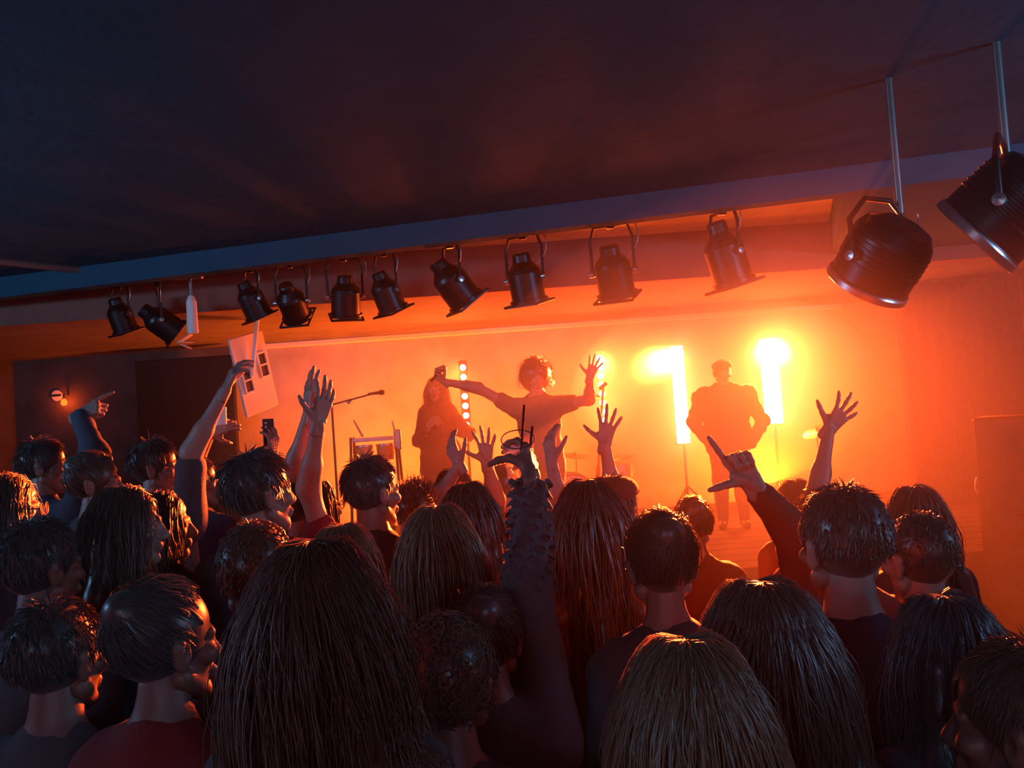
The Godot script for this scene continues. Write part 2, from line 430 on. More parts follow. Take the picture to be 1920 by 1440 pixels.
func rig():
	var n2 := Vector2(H1.y - H0.y, -(H1.x - H0.x)).normalized()
	var a := Vector3(-4.6, 0, header_z(-4.6)) + Vector3(n2.x, 0, n2.y) * 0.5
	var b := Vector3(2.1, 0, header_z(2.1)) + Vector3(n2.x, 0, n2.y) * 0.5
	var y := 3.27
	var o := thing("lamp_pipe", "long steel pipe carrying the stage lamps behind the header", "pipe")
	var st := tool(); bar(st, Vector3(a.x, y, a.z), Vector3(b.x, y, b.z), 0.024, 12); part("rail", st, M.metal_black, o)
	for k in 5:
		var p := a.lerp(b, (k + 0.35) / 5.0)
		st = tool(); bar(st, Vector3(p.x, y, p.z), Vector3(p.x, 3.46, p.z), 0.012, 8); part("hanger", st, M.metal_black, o)
	var g := "stage lamps on the long pipe"
	var down := Vector3(0.1, -1.0, -0.55)
	var rows := [
		[226, 592, 0.11, Vector3(0.2, -1, -0.3), "dim black stage lamp at the far end of the pipe, above the round white sign"],
		[300, 603, 0.125, Vector3(0.8, -0.7, -0.4), "dim black stage lamp hanging beside the white tube lamp"],
		[472, 563, 0.115, Vector3(0.35, -1, -0.3), "black stage lamp hanging over the white board and its pole"],
		[547, 566, 0.12, Vector3(0.15, -1, -0.9), "black stage lamp with a square yoke, first one clear of the white board"],
		[648, 556, 0.125, Vector3(-0.1, -1, -0.35), "black stage lamp with a brightly lit side, over the boom microphone"],
		[724, 548, 0.12, Vector3(0.3, -1, -0.3), "black stage lamp hanging almost over the percussion rack"],
		[848, 530, 0.145, Vector3(0.6, -0.9, -0.3), "black stage lamp with a looping cable, above the singer's microphone hand"],
		[985, 523, 0.14, Vector3(0.12, -1, -0.2), "black stage lamp hanging straight above the curly-haired singer"],
		[1150, 510, 0.145, Vector3(0.15, -1, -0.35), "reddish stage lamp hanging above the straight microphone stand"],
		[1360, 478, 0.15, Vector3(0.25, -1, -0.1), "long stage lamp hanging above the performer in a flat cap"]]
	for r in rows: par_can(pipe_point(r[0], r[1]), r[2], r[3], y, r[4], g, M.metal_black, 3.0 if r[0] > 1300 else 2.6)
	# white tube lamp with open shutter leaves
	var p := pipe_point(360, 590)
	o = thing("tube_lamp", "small white tube lamp with open shutter leaves and a T-shaped clamp", "spotlight", Transform3D(Basis(), p))
	st = tool(); lathe(st, Transform3D(Basis(), Vector3(0, -0.16, 0)), [Vector2(0, 0), Vector2(0.045, 0), Vector2(0.047, 0.02), Vector2(0.042, 0.27), Vector2(0.03, 0.3), Vector2(0.02, 0.32), Vector2(0, 0.32)], 20); part("barrel", st, M.white, o)
	st = tool(); rbox(st, Transform3D(Basis(), Vector3(-0.02, y - p.y - 0.05, 0)), Vector3(0.26, 0.05, 0.06), 0.01); bar(st, Vector3(0, 0.15, 0), Vector3(0, y - p.y - 0.03, 0), 0.014); part("clamp", st, M.steel, o)
	for k in 3:
		st = tool(); rbox(st, Transform3D(Basis(Vector3.FORWARD, -0.5 + 0.5 * k) * Basis(Vector3.UP, k * 0.8), Vector3(-0.07 + 0.01 * k, -0.2 - 0.035 * k, 0.02 * k)), Vector3(0.13, 0.006, 0.07), 0.002); part("shutter_leaf", st, M.white, o)
	# big drum spotlight on its own pole, and one more at the edge of the view
	drum_spot(at(1655, 482, 4.1), 0.185, Vector3(-0.45, -1.0, -0.75), "big red-lit drum spotlight hanging on a pole from the ceiling")
	drum_spot(at(1888, 392, 3.7), 0.20, Vector3(-0.7, -0.65, -0.5), "dark drum spotlight hanging nearest the wall beyond the big red-lit one")
	# white hanging board with two small framed windows, and the white pole it hangs from
	var c := at(476, 700, 9.0)
	var x := (at(507, 686, 9.25) - at(446, 707, 8.85)).normalized()
	var up := (at(473, 624, 9.0) - at(481, 767, 9.0)).normalized()
	var z := x.cross(up).normalized()
	var bs := Basis(x, z.cross(x).normalized(), z)
	o = thing("hanging_board", "pale hanging board with two small double-paned frames on it", "board", Transform3D(bs, c))
	var w := at(507, 686, 9.25).distance_to(at(446, 707, 8.85))
	st = tool(); box_at(st, Vector3.ZERO, Vector3(w, 0.80, 0.03), 0.006); part("board", st, M.board, o)
	for s in [-1.0, 1.0]:
		var fr := tool()
		var cx: float = s * w * 0.27
		var cy: float = 0.01 + s * 0.05
		for q in [[0, 0.125, 0.13, 0.022], [0, 0, 0.13, 0.018], [0, -0.125, 0.13, 0.022]]: box_at(fr, Vector3(cx + q[0], cy + q[1], 0.027), Vector3(q[2], q[3], 0.024), 0.004)
		for q in [-1.0, 1.0]: box_at(fr, Vector3(cx + q * 0.056, cy, 0.027), Vector3(0.02, 0.26, 0.024), 0.004)
		var f := part("window_frame", fr, M.white, o)
		for q in [-1.0, 1.0]:
			var pn := tool(); box_at(pn, Vector3(cx, cy + q * 0.064, 0.018), Vector3(0.092, 0.104, 0.008), 0.002); part("pane", pn, M.black, f)
	var inv := o.transform.affine_inverse()
	var bt := inv * at(478, 706, 8.9); bt.z = 0.04
	var tp := inv * Vector3(at(483, 598, 8.9).x, SOFFIT, at(483, 598, 8.9).z)
	st = tool(); bar(st, tp, bt, 0.022, 12)
	tag(part("pole", st, M.white, o), "white pole holding the board up to the stage ceiling")
	# round sign and small amber lamp on the back wall
	c = at(62, 739, 10.85)
	o = thing("round_sign", "small round pale sign with a dark bar across, next to the amber wall lamp", "sign", Transform3D(Basis(), Vector3(c.x, c.y, BACK)))
	st = tool(); lathe(st, Transform3D(Basis(Vector3.RIGHT, PI / 2), Vector3.ZERO), [Vector2(0.072, 0), Vector2(0.072, 0.012), Vector2(0.066, 0.018), Vector2(0, 0.018)], 28); part("plate", st, M.white, o)
	st = tool(); box_at(st, Vector3(0, 0, 0.02), Vector3(0.125, 0.026, 0.006), 0.002); part("dark_bar", st, M.black, o)
	c = at(73, 753, 10.7)
	o = thing("wall_lamp", "small glowing amber lamp on the back wall", "lamp", Transform3D(Basis(), Vector3(c.x, c.y, BACK + 0.12)))
	st = tool(); lathe(st, Transform3D(Basis(), Vector3(0, -0.04, 0)), [Vector2(0, 0), Vector2(0.028, 0.006), Vector2(0.04, 0.03), Vector2(0.036, 0.06), Vector2(0.02, 0.085), Vector2(0, 0.09)], 16); part("lamp_bulb", st, M.amber, o)
	st = tool(); tube(st, [Vector3(0, 0.05, 0), Vector3(0, 0.10, 0), Vector3(0, 0.11, -0.05), Vector3(0, 0.10, -0.115)], 0.009, 8); part("bracket", st, M.steel, o)
	var l := OmniLight3D.new(); l.name = "wall_lamp_light"; l.light_color = Color(1, 0.34, 0.1); l.light_energy = 0.16; l.light_size = 0.03; l.omni_range = 20; l.omni_attenuation = 2; l.shadow_enabled = true
	o.add_child(l, true)

func drum_spot(p: Vector3, r: float, aim: Vector3, label: String):
	var o := thing("drum_spotlight", label, "spotlight", Transform3D(Basis(), p))
	var y := aim.normalized()
	var xf := Transform3D(facing(y), Vector3.ZERO)
	var st := tool()
	lathe(st, xf, [Vector2(0, -r * 1.0), Vector2(r * 0.5, -r * 0.98), Vector2(r * 0.8, -r * 0.86), Vector2(r * 0.97, -r * 0.6), Vector2(r, -r * 0.5), Vector2(r, r * 0.62), Vector2(r * 1.03, r * 0.66)], 40); part("drum", st, M.metal_black, o)
	st = tool(); lathe(st, xf, [Vector2(r * 1.03, r * 0.66), Vector2(r * 1.06, r * 0.7), Vector2(r * 1.06, r * 0.84), Vector2(r * 1.02, r * 0.87), Vector2(r * 0.92, r * 0.87), Vector2(r * 0.9, r * 0.7)], 40); part("rim", st, M.steel, o)
	st = tool(); lathe(st, xf, [Vector2(r * 0.92, r * 0.66), Vector2(r * 0.6, r * 0.73), Vector2(0, r * 0.77)], 32); part("lens", st, M.black, o)
	for k in 5:
		st = tool(); lathe(st, xf, [Vector2(r * 1.0, r * (-0.42 + 0.14 * k)), Vector2(r * 1.03, r * (-0.4 + 0.14 * k)), Vector2(r * 1.03, r * (-0.36 + 0.14 * k)), Vector2(r * 1.0, r * (-0.34 + 0.14 * k))], 40); part("cooling_fin", st, M.metal_black, o)
	var side := y.cross(Vector3.UP).normalized()
	st = tool()
	tube(st, [side * r * 1.08, side * r * 1.14 + Vector3.UP * r * 0.9, side * r * 0.5 + Vector3.UP * r * 1.45, -side * r * 0.5 + Vector3.UP * r * 1.45, -side * r * 1.14 + Vector3.UP * r * 0.9, -side * r * 1.08], r * 0.07, 8); part("yoke", st, M.metal_black, o)
	for s in [-1.0, 1.0]:
		st = tool(); lathe(st, Transform3D(facing(side * s), side * s * r), [Vector2(0, r * 0.3), Vector2(r * 0.13, r * 0.28), Vector2(r * 0.13, 0)], 12); part("knob", st, M.steel, o)
	st = tool()
	var po := side * (-0.85 * r if side.x > 0.0 else 0.85 * r) * -1.0
	bar(st, po + Vector3.UP * r * 1.15, po + Vector3(0, CEIL - p.y, 0), 0.018, 12); part("pole", st, M.steel, o)
	st = tool(); tube(st, arc(side * r * 0.5 + Vector3.UP * r * 1.1, side * r * 1.1, Vector3.UP * -r * 0.45, -0.2, 2.6), r * 0.022, 6); part("cable", st, M.steel, o)

# ---------------------------------------------------------------- stage gear
func mic(st: SurfaceTool, xf: Transform3D):  # handheld microphone, head at +y
	lathe(st, xf, [Vector2(0, -0.11), Vector2(0.011, -0.108), Vector2(0.013, -0.06), Vector2(0.018, 0.03), Vector2(0.019, 0.045), Vector2(0.026, 0.05), Vector2(0.028, 0.065), Vector2(0.024, 0.085), Vector2(0.013, 0.098), Vector2(0, 0.1)], 16)

func stand_base(o: Node3D, foot: Vector3):
	for k in 3:
		var an := TAU * k / 3.0 + 0.3
		var st := tool(); bar(st, foot + Vector3(0, 0.2, 0), foot + Vector3(cos(an) * 0.26, 0.012, sin(an) * 0.26), 0.009); part("leg", st, M.metal_black, o)

func stage_gear():
	# boom microphone
	var top := at(622, 758, 8.15)
	var foot := Vector3(top.x, DECK, top.z)
	var o := thing("boom_microphone", "boom microphone stand with a long slanting arm near the percussion rack", "microphone", Transform3D(Basis(), foot))
	stand_base(o, Vector3.ZERO)
	var st := tool(); bar(st, Vector3(0, 0.18, 0), top - foot, 0.011); part("post", st, M.metal_black, o)
	st = tool(); bar(st, at(596, 766, 8.15) - foot, at(700, 738, 8.05) - foot, 0.008); part("boom_arm", st, M.metal_black, o)
	st = tool(); bar(st, at(652, 757, 8.11) - foot, at(657, 749, 8.11) - foot, 0.016); part("clutch_knob", st, M.steel, o)
	st = tool(); mic(st, Transform3D(facing(at(716, 737, 8.0) - at(700, 739, 8.05)), at(706, 737, 8.04) - foot).scaled_local(Vector3.ONE * 0.9)); part("microphone", st, M.metal_black, o)
	# straight leaning microphone stand
	top = at(1131, 722, 8.6)
	foot = at(1112, 990, 8.75); foot.y = DECK
	o = thing("microphone_stand", "straight leaning microphone stand beside the singer's open hand", "microphone stand", Transform3D(Basis(), foot))
	stand_base(o, Vector3.ZERO)
	var dir := (top - foot).normalized()
	st = tool(); tube(st, [dir * 0.12, top - foot], 0.012, 10); part("post", st, M.metal_black, o)
	st = tool(); lathe(st, Transform3D(facing(dir), dir * 0.62), [Vector2(0.012, 0), Vector2(0.022, 0.01), Vector2(0.022, 0.11), Vector2(0.012, 0.12)], 14); part("clutch_grip", st, M.metal_black, o)
	st = tool(); bar(st, at(1114, 741, 8.6) - foot, at(1126, 744, 8.6) - foot, 0.008); bar(st, at(1124, 729, 8.6) - foot, at(1137, 718, 8.6) - foot, 0.02); part("microphone_clip", st, M.metal_black, o)
	# percussion rack: white rail, legs, two orange drums, two small clip microphones
	foot = at(707, 900, 8.8); foot.y = DECK
	o = thing("percussion_rack", "percussion rack with a pale rail and two orange drums", "drums", Transform3D(Basis(Vector3.BACK, 0.0), foot))
	var ry := at(707, 823, 8.8).y - DECK
	st = tool(); box_at(st, Vector3(0, ry, 0), Vector3(0.40, 0.04, 0.2), 0.01); part("rail", st, M.white, o)
	for s in [-1.0, 1.0]:
		for q in [-1.0, 1.0]:
			st = tool(); bar(st, Vector3(s * 0.22, ry + 0.03, q * 0.08), Vector3(s * 0.25, 0, q * 0.2), 0.014); part("leg", st, M.metal_black, o)
		st = tool(); lathe(st, Transform3D(Basis(), Vector3(s * 0.105, ry - 0.21, 0.02)), [Vector2(0, 0), Vector2(0.078, 0), Vector2(0.086, 0.07), Vector2(0.088, 0.15), Vector2(0, 0.15)], 24)
		var d := part("drum_shell", st, M.drum, o)
		st = tool(); lathe(st, Transform3D(Basis(), Vector3(s * 0.105, ry - 0.075, 0.02)), [Vector2(0.089, 0), Vector2(0.095, 0.004), Vector2(0.095, 0.022), Vector2(0.086, 0.024)], 24); part("hoop", st, M.steel, d)
		st = tool(); lathe(st, Transform3D(Basis(), Vector3(s * 0.105, ry - 0.06, 0.02)), [Vector2(0.087, 0), Vector2(0, 0.003)], 24); part("drum_skin", st, M.white, d)
	for q in [[-0.19, ry + 0.2, 0.17, ry + 0.03, -0.11], [0.19, ry + 0.17, 0.17, ry + 0.02, 0.22]]:
		st = tool(); tube(st, [Vector3(q[0], q[1], 0.02), Vector3(q[4], q[3], 0.02)], [0.009, 0.014], 10); part("clip_microphone", st, M.steel, o)
	st = tool(); box_at(st, Vector3(0.24, ry - 0.02, 0.08), Vector3(0.07, 0.2, 0.05), 0.01); part("mount", st, M.steel, o)
	# drum kit behind the singer: bass drum, snare, three cymbals
	foot = at(1075, 960, 10.3); foot.y = DECK
	o = thing("bass_drum", "bass drum standing behind the raised bare arm", "drum", Transform3D(Basis(), foot))
	var side := Transform3D(Basis(Vector3.RIGHT, PI / 2), Vector3(0, 0.29, 0))
	st = tool(); lathe(st, side, [Vector2(0.265, -0.2), Vector2(0.27, -0.18), Vector2(0.27, 0.18), Vector2(0.265, 0.2)], 36); part("shell", st, M.drum, o)
	for s in [-1.0, 1.0]:
		st = tool(); lathe(st, side * Transform3D(Basis(), Vector3(0, s * 0.2, 0)), [Vector2(0.268, -0.02), Vector2(0.285, -0.018), Vector2(0.285, 0.018), Vector2(0.268, 0.02)], 36); part("hoop", st, M.wood, o)
		st = tool(); lathe(st, side * Transform3D(Basis(Vector3.RIGHT, 0.0 if s > 0 else PI), Vector3(0, s * 0.2, 0)), [Vector2(0.268, 0), Vector2(0, 0.004)], 36); part("drum_skin", st, M.white, o)
		st = tool(); bar(st, Vector3(s * 0.24, 0.2, 0.12), Vector3(s * 0.36, 0.0, 0.2), 0.01); part("leg", st, M.steel, o)
	foot = at(1165, 930, 10.2); foot.y = DECK
	o = thing("snare_drum", "snare drum on a low stand behind the straight microphone stand", "drum", Transform3D(Basis(), foot))
	st = tool(); lathe(st, Transform3D(Basis(), Vector3(0, 0.5, 0)), [Vector2(0, 0), Vector2(0.176, 0), Vector2(0.178, 0.14), Vector2(0, 0.145)], 32); part("shell", st, M.steel, o)
	stand_base(o, Vector3.ZERO)
	st = tool(); bar(st, Vector3(0, 0.15, 0), Vector3(0, 0.5, 0), 0.012); part("post", st, M.steel, o)
	cymbal(1078, 853, 10.2, 0.2, Vector3(0.15, 1, 0.12), "thin cymbal behind the raised bare arm beside the plastic cup")
	cymbal(1160, 856, 10.3, 0.19, Vector3(-0.1, 1, 0.1), "thin cymbal behind the straight microphone stand")
	cymbal(1533, 806, 9.6, 0.17, Vector3(-0.45, 1, 0.25), "tilted cymbal beside the spread-fingered hand near the widest light bar")
	# loudspeaker by the wall
	var p := at(1915, 900, 6.2)
	o = thing("loudspeaker", "dark loudspeaker cabinet standing by the wall at the end of the crowd", "loudspeaker", Transform3D(Basis(Vector3.UP, -0.62), Vector3(p.x, 0, p.z)))
	st = tool(); box_at(st, Vector3(0, 0.80, 0), Vector3(0.5, 1.6, 0.45), 0.02); part("cabinet", st, M.metal_black, o)
	for q in [[0.5, 0.2], [1.0, 0.2], [1.4, 0.07]]:
		st = tool(); lathe(st, Transform3D(Basis(Vector3.RIGHT, PI / 2), Vector3(0, q[0], 0.222)), [Vector2(q[1], 0), Vector2(q[1], 0.012), Vector2(q[1] * 0.88, 0.014), Vector2(q[1] * 0.4, 0.004), Vector2(q[1] * 0.3, 0.012), Vector2(0, 0.02)], 28); part("speaker_cone", st, M.black, o)
	for q in [-1.0, 1.0]:
		st = tool(); tube(st, arc(Vector3(q * 0.25, 1.1, 0), Vector3(0, 0.08, 0), Vector3(q * 0.04, 0, 0), 0, PI), 0.008, 8); part("handle", st, M.steel, o)

func cymbal(px: float, py: float, d: float, r: float, up: Vector3, label: String):
	var p := at(px, py, d)
	var o := thing("cymbal", label, "cymbal", Transform3D(Basis(), Vector3(p.x, DECK, p.z)))
	var xf := Transform3D(facing(up), Vector3(0, p.y - DECK, 0))
	var st := tool(); lathe(st, xf, [Vector2(r, -0.012), Vector2(r * 0.6, 0.0), Vector2(r * 0.2, 0.006), Vector2(r * 0.14, 0.022), Vector2(0, 0.028)], 36); lathe(st, xf, [Vector2(0, 0.025), Vector2(r * 0.13, 0.02), Vector2(r * 0.2, 0.003), Vector2(r * 0.6, -0.003), Vector2(r, -0.015), Vector2(r, -0.012)], 36); part("plate", st, M.brass, o)
	stand_base(o, Vector3.ZERO)
	st = tool(); bar(st, Vector3(0, 0.18, 0), xf * Vector3(0, 0.05, 0), 0.01); part("post", st, M.steel, o)

# ---------------------------------------------------------------- smooth bodies: tapered capsules and ellipsoids joined by a smooth union, meshed as surface nets
# a shape is [0, a, b, ra, rb] (tapered capsule), [1, centre, radii] (ellipsoid) or [2, centre, radii] (ellipsoid cut away)
class Net:
	var v := PackedVector3Array()
	var n := PackedVector3Array()
	var i := PackedInt32Array()
	var c := PackedColorArray()

	func add(o: Net, xf: Transform3D):
		var base := v.size()
		var flip := xf.basis.determinant() < 0.0
		for p in o.v: v.append(xf * p)
		var nb := xf.basis.inverse().transposed()
		for q in o.n: n.append((nb * q).normalized())
		if o.c.size():
			while c.size() < base: c.append(Color.WHITE)
			c.append_array(o.c)
		elif c.size():
			for k in o.v.size(): c.append(Color.WHITE)
		for k in range(0, o.i.size(), 3):
			i.append(base + o.i[k])
			i.append(base + o.i[k + (2 if flip else 1)])
			i.append(base + o.i[k + (1 if flip else 2)])

	func mesh() -> ArrayMesh:
		var a := []; a.resize(Mesh.ARRAY_MAX)
		a[Mesh.ARRAY_VERTEX] = v; a[Mesh.ARRAY_NORMAL] = n; a[Mesh.ARRAY_INDEX] = i
		if c.size() == v.size(): a[Mesh.ARRAY_COLOR] = c
		var m := ArrayMesh.new(); m.add_surface_from_arrays(Mesh.PRIMITIVE_TRIANGLES, a)
		return m

func net(shapes: Array, h: float, k: float) -> Net:
	var lo := Vector3(1e9, 1e9, 1e9)
	var hi := -lo
	for s in shapes:
		if s[0] == 2: continue
		if s[0] == 0:
			lo = lo.min(s[1] - Vector3.ONE * s[3]).min(s[2] - Vector3.ONE * s[4]); hi = hi.max(s[1] + Vector3.ONE * s[3]).max(s[2] + Vector3.ONE * s[4])
		else:
			lo = lo.min(s[1] - s[2]); hi = hi.max(s[1] + s[2])
	lo -= Vector3.ONE * (k * 2.0 + 2.0 * h); hi += Vector3.ONE * (k * 2.0 + 2.0 * h)
	var nx := int((hi.x - lo.x) / h) + 2
	var ny := int((hi.y - lo.y) / h) + 2
	var nz := int((hi.z - lo.z) / h) + 2
	var f := PackedFloat32Array(); f.resize(nx * ny * nz)
	for pass_ in 2:
		for s in shapes:
			if (s[0] == 2) != (pass_ == 1): continue
			var pad: float = 4.0 * k + h
			var a: Vector3 = s[1]
			var slo: Vector3
			var shi: Vector3
			var ab := Vector3.ZERO
			var ra := 0.0
			var dr := 0.0
			var inv := Vector3.ONE
			var rmin := 0.0
			if s[0] == 0:
				slo = a.min(s[2]) - Vector3.ONE * (maxf(s[3], s[4]) + pad); shi = a.max(s[2]) + Vector3.ONE * (maxf(s[3], s[4]) + pad)
				ab = s[2] - a; ra = s[3]; dr = s[4] - s[3]
			else:
				slo = a - s[2] - Vector3.ONE * pad; shi = a + s[2] + Vector3.ONE * pad
				inv = Vector3.ONE / s[2]; rmin = minf(s[2].x, minf(s[2].y, s[2].z))
			var l2 := maxf(ab.length_squared(), 1e-9)
			var x0 := maxi(0, int((slo.x - lo.x) / h)); var x1 := mini(nx - 1, int((shi.x - lo.x) / h) + 1)
			var y0 := maxi(0, int((slo.y - lo.y) / h)); var y1 := mini(ny - 1, int((shi.y - lo.y) / h) + 1)
			var z0 := maxi(0, int((slo.z - lo.z) / h)); var z1 := mini(nz - 1, int((shi.z - lo.z) / h) + 1)
			for z in range(z0, z1 + 1):
				for y in range(y0, y1 + 1):
					var at_ := (z * ny + y) * nx
					var p := lo + Vector3(x0, y, z) * h - a
					for x in range(x0, x1 + 1):
						var d: float
						if s[0] == 0:
							var t := clampf(p.dot(ab) / l2, 0.0, 1.0)
							d = (p - ab * t).length() - ra - dr * t
						else:
							var q := (p * inv)
							var ql := q.length()
							d = (ql - 1.0) * ql / maxf((q * inv).length(), 1e-6)
						if pass_ == 0:
							if d < pad: f[at_ + x] += exp(-d / k)
						elif d < k * 2.0:
							f[at_ + x] = f[at_ + x] * clampf(0.5 + d / k, 0.0, 1.0)
						p.x += h
	var out := Net.new()
	var cell := PackedInt32Array(); cell.resize(nx * ny * nz); cell.fill(-1)
	var sy := nx
	var sz := nx * ny
	var corner := [0, 1, sy, sy + 1, sz, sz + 1, sz + sy, sz + sy + 1]
	var off := [Vector3(0, 0, 0), Vector3(1, 0, 0), Vector3(0, 1, 0), Vector3(1, 1, 0), Vector3(0, 0, 1), Vector3(1, 0, 1), Vector3(0, 1, 1), Vector3(1, 1, 1)]
	var edges := [[0, 1], [2, 3], [4, 5], [6, 7], [0, 2], [1, 3], [4, 6], [5, 7], [0, 4], [1, 5], [2, 6], [3, 7]]
	for z in nz - 1:
		for y in ny - 1:
			var b := (z * ny + y) * nx
			var left := int(f[b] > 1.0) + int(f[b + sy] > 1.0) + int(f[b + sz] > 1.0) + int(f[b + sz + sy] > 1.0)
			for x in nx - 1:
				var j := b + x
				var right := int(f[j + 1] > 1.0) + int(f[j + 1 + sy] > 1.0) + int(f[j + 1 + sz] > 1.0) + int(f[j + 1 + sz + sy] > 1.0)
				var sum := left + right
				left = right
				if sum == 0 or sum == 8: continue
				var acc := Vector3.ZERO
				var cnt := 0
				for e in edges:
					var fa := f[j + corner[e[0]]]
					var fb := f[j + corner[e[1]]]
					if (fa > 1.0) == (fb > 1.0): continue
					var la := log(maxf(fa, 1e-3))
					var lb := log(maxf(fb, 1e-3))
					acc += (off[e[0]] as Vector3).lerp(off[e[1]], clampf(la / (la - lb), 0.0, 1.0)); cnt += 1
				cell[j] = out.v.size()
				out.v.append(lo + (Vector3(x, y, z) + acc / cnt) * h)
				for ax in 3:
					var step: int = [1, sy, sz][ax]
					var u: int = [sy, sz, 1][ax]
					var w: int = [sz, 1, sy][ax]
					var inside := f[j] > 1.0
					if inside == (f[j + step] > 1.0): continue
					var q := [cell[j], cell[j - u], cell[j - u - w], cell[j - w]]
					if q[1] < 0 or q[2] < 0 or q[3] < 0: continue
					if inside: q = [q[0], q[3], q[2], q[1]]
					out.i.append_array(PackedInt32Array([q[0], q[1], q[2], q[0], q[2], q[3]]))
	out.n.resize(out.v.size())
	for t in range(0, out.i.size(), 3):
		var g := (out.v[out.i[t + 2]] - out.v[out.i[t]]).cross(out.v[out.i[t + 1]] - out.v[out.i[t]])
		for m in 3: out.n[out.i[t + m]] += g
	for t in out.n.size(): out.n[t] = out.n[t].normalized()
	return out

func net_part(called: String, o: Net, m: Material, parent: Node) -> MeshInstance3D:
	var r := MeshInstance3D.new(); r.name = called; r.mesh = o.mesh(); r.material_override = m
	parent.add_child(r, true)
	return r

# ---------------------------------------------------------------- heads and hands, made once
var head_net := {}
var hand_net := {}

func cap(a: Vector3, b: Vector3, ra: float, rb := -1.0) -> Array:
	return [0, a, b, ra, ra if rb < 0.0 else rb]

func both(list: Array) -> Array:  # each shape and its mirror image across x
	var out := []
	for s in list:
		out.append(s)
		var m: Array = s.duplicate()
		m[1] = s[1] * Vector3(-1, 1, 1)
		if s[0] == 0: m[2] = s[2] * Vector3(-1, 1, 1)
		out.append(m)
	return out

func make_head(man: bool) -> Net:  # face towards -z, origin between the ears
	var j := 1.06 if man else 1.0
	var sh := [[1, Vector3(0, 0.028, 0.016), Vector3(0.073, 0.090, 0.094)], [1, Vector3(0, -0.03, -0.026), Vector3(0.056 * j, 0.082, 0.062)],
		cap(Vector3(0, -0.108 * (0.5 + j / 2), -0.068), Vector3(0, -0.10, -0.06), 0.017 * j), cap(Vector3(0, 0.002, -0.086), Vector3(0, -0.036, -0.107), 0.008, 0.012),
		cap(Vector3(-0.018, -0.066, -0.087), Vector3(0.018, -0.066, -0.087), 0.007), cap(Vector3(-0.014, -0.077, -0.084), Vector3(0.014, -0.077, -0.084), 0.008)]
	sh += both([cap(Vector3(0.052 * j, -0.06, 0.0), Vector3(0.014, -0.102, -0.062), 0.020, 0.019), cap(Vector3(0.012, 0.016, -0.081), Vector3(0.046, 0.014, -0.068), 0.011 * j, 0.010),
		[1, Vector3(0.045, -0.026, -0.058), Vector3(0.024, 0.02, 0.024)], [1, Vector3(0.011, -0.041, -0.095), Vector3(0.009, 0.008, 0.012)], [1, Vector3(0.030, -0.003, -0.073), Vector3(0.012, 0.012, 0.012)],
		[1, Vector3(0.076, -0.012, 0.012), Vector3(0.010, 0.032, 0.019)], [1, Vector3(0.080, 0.006, 0.020), Vector3(0.010, 0.016, 0.012)]])
	sh += both([[2, Vector3(0.032, -0.002, -0.099), Vector3(0.017, 0.011, 0.016)], [2, Vector3(0.088, -0.006, 0.004), Vector3(0.006, 0.016, 0.008)]])
	var o := net(sh, 0.0042, 0.0045)
	for p in o.v:
		var col := Color.WHITE
		var q := Vector3(absf(p.x), p.y, p.z)
		if q.distance_to(Vector3(0.030, -0.003, -0.082)) < 0.0085: col = Color(0.42, 0.41, 0.40, 0.0) if q.distance_to(Vector3(0.030, -0.003, -0.086)) > 0.006 else Color(0.05, 0.04, 0.03, 0.0)
		elif q.x < 0.022 and q.y < -0.058 and q.y > -0.086 and q.z < -0.085: col = Color(0.85, 0.6, 0.56)
		elif q.distance_to(Vector3(0.03, 0.017, -0.084)) < 0.012 and q.y > 0.012: col = Color(0.3, 0.25, 0.22)
		o.c.append(col)
	return o

# right hand with its wrist at the origin, fingers along +y, palm towards +z, thumb on +x
func make_hand(curl: Array, fan: Array, thumb: Array) -> Net:
	var sh := [cap(Vector3(-0.011, -0.035, 0), Vector3(-0.012, 0.01, 0), 0.021, 0.020), cap(Vector3(0.011, -0.035, 0), Vector3(0.012, 0.01, 0), 0.021, 0.020), cap(Vector3(0.012, 0.015, 0.006), Vector3(0.034, 0.045, 0.012), 0.017, 0.014)]
	var lens := [[0.043, 0.026, 0.021], [0.048, 0.030, 0.022], [0.044, 0.028, 0.021], [0.035, 0.021, 0.018]]
	for k in 4:
		var x: float = [0.031, 0.0105, -0.0105, -0.030][k]
		var top := Vector3(x, [0.089, 0.093, 0.088, 0.079][k], 0.0)
		sh.append(cap(Vector3(x * 0.55, 0.012, 0.0), top, 0.0145, 0.0118))
		var p := top
		var bend := 0.0
		for m in 3:
			bend += deg_to_rad(curl[k][m])
			var dir := Basis(Vector3.FORWARD, deg_to_rad(fan[k])) * (Basis(Vector3.RIGHT, bend) * Vector3.UP)
			var q: Vector3 = p + dir * lens[k][m]
			sh.append(cap(p, q, [0.0095, 0.0086, 0.0078][m], [0.0086, 0.0078, 0.0066][m])); p = q
	var t := Vector3(0.026, 0.022, 0.008)
	for m in 3:
		var dir2 := Basis(Vector3.FORWARD, deg_to_rad(thumb[m][0])) * (Basis(Vector3.RIGHT, deg_to_rad(thumb[m][1])) * Vector3.UP)
		var e: Vector3 = t + dir2 * [0.044, 0.032, 0.026][m]
		sh.append(cap(t, e, [0.0145, 0.0108, 0.0098][m], [0.0112, 0.0098, 0.0075][m])); t = e
	return net(sh, 0.0036, 0.0026)

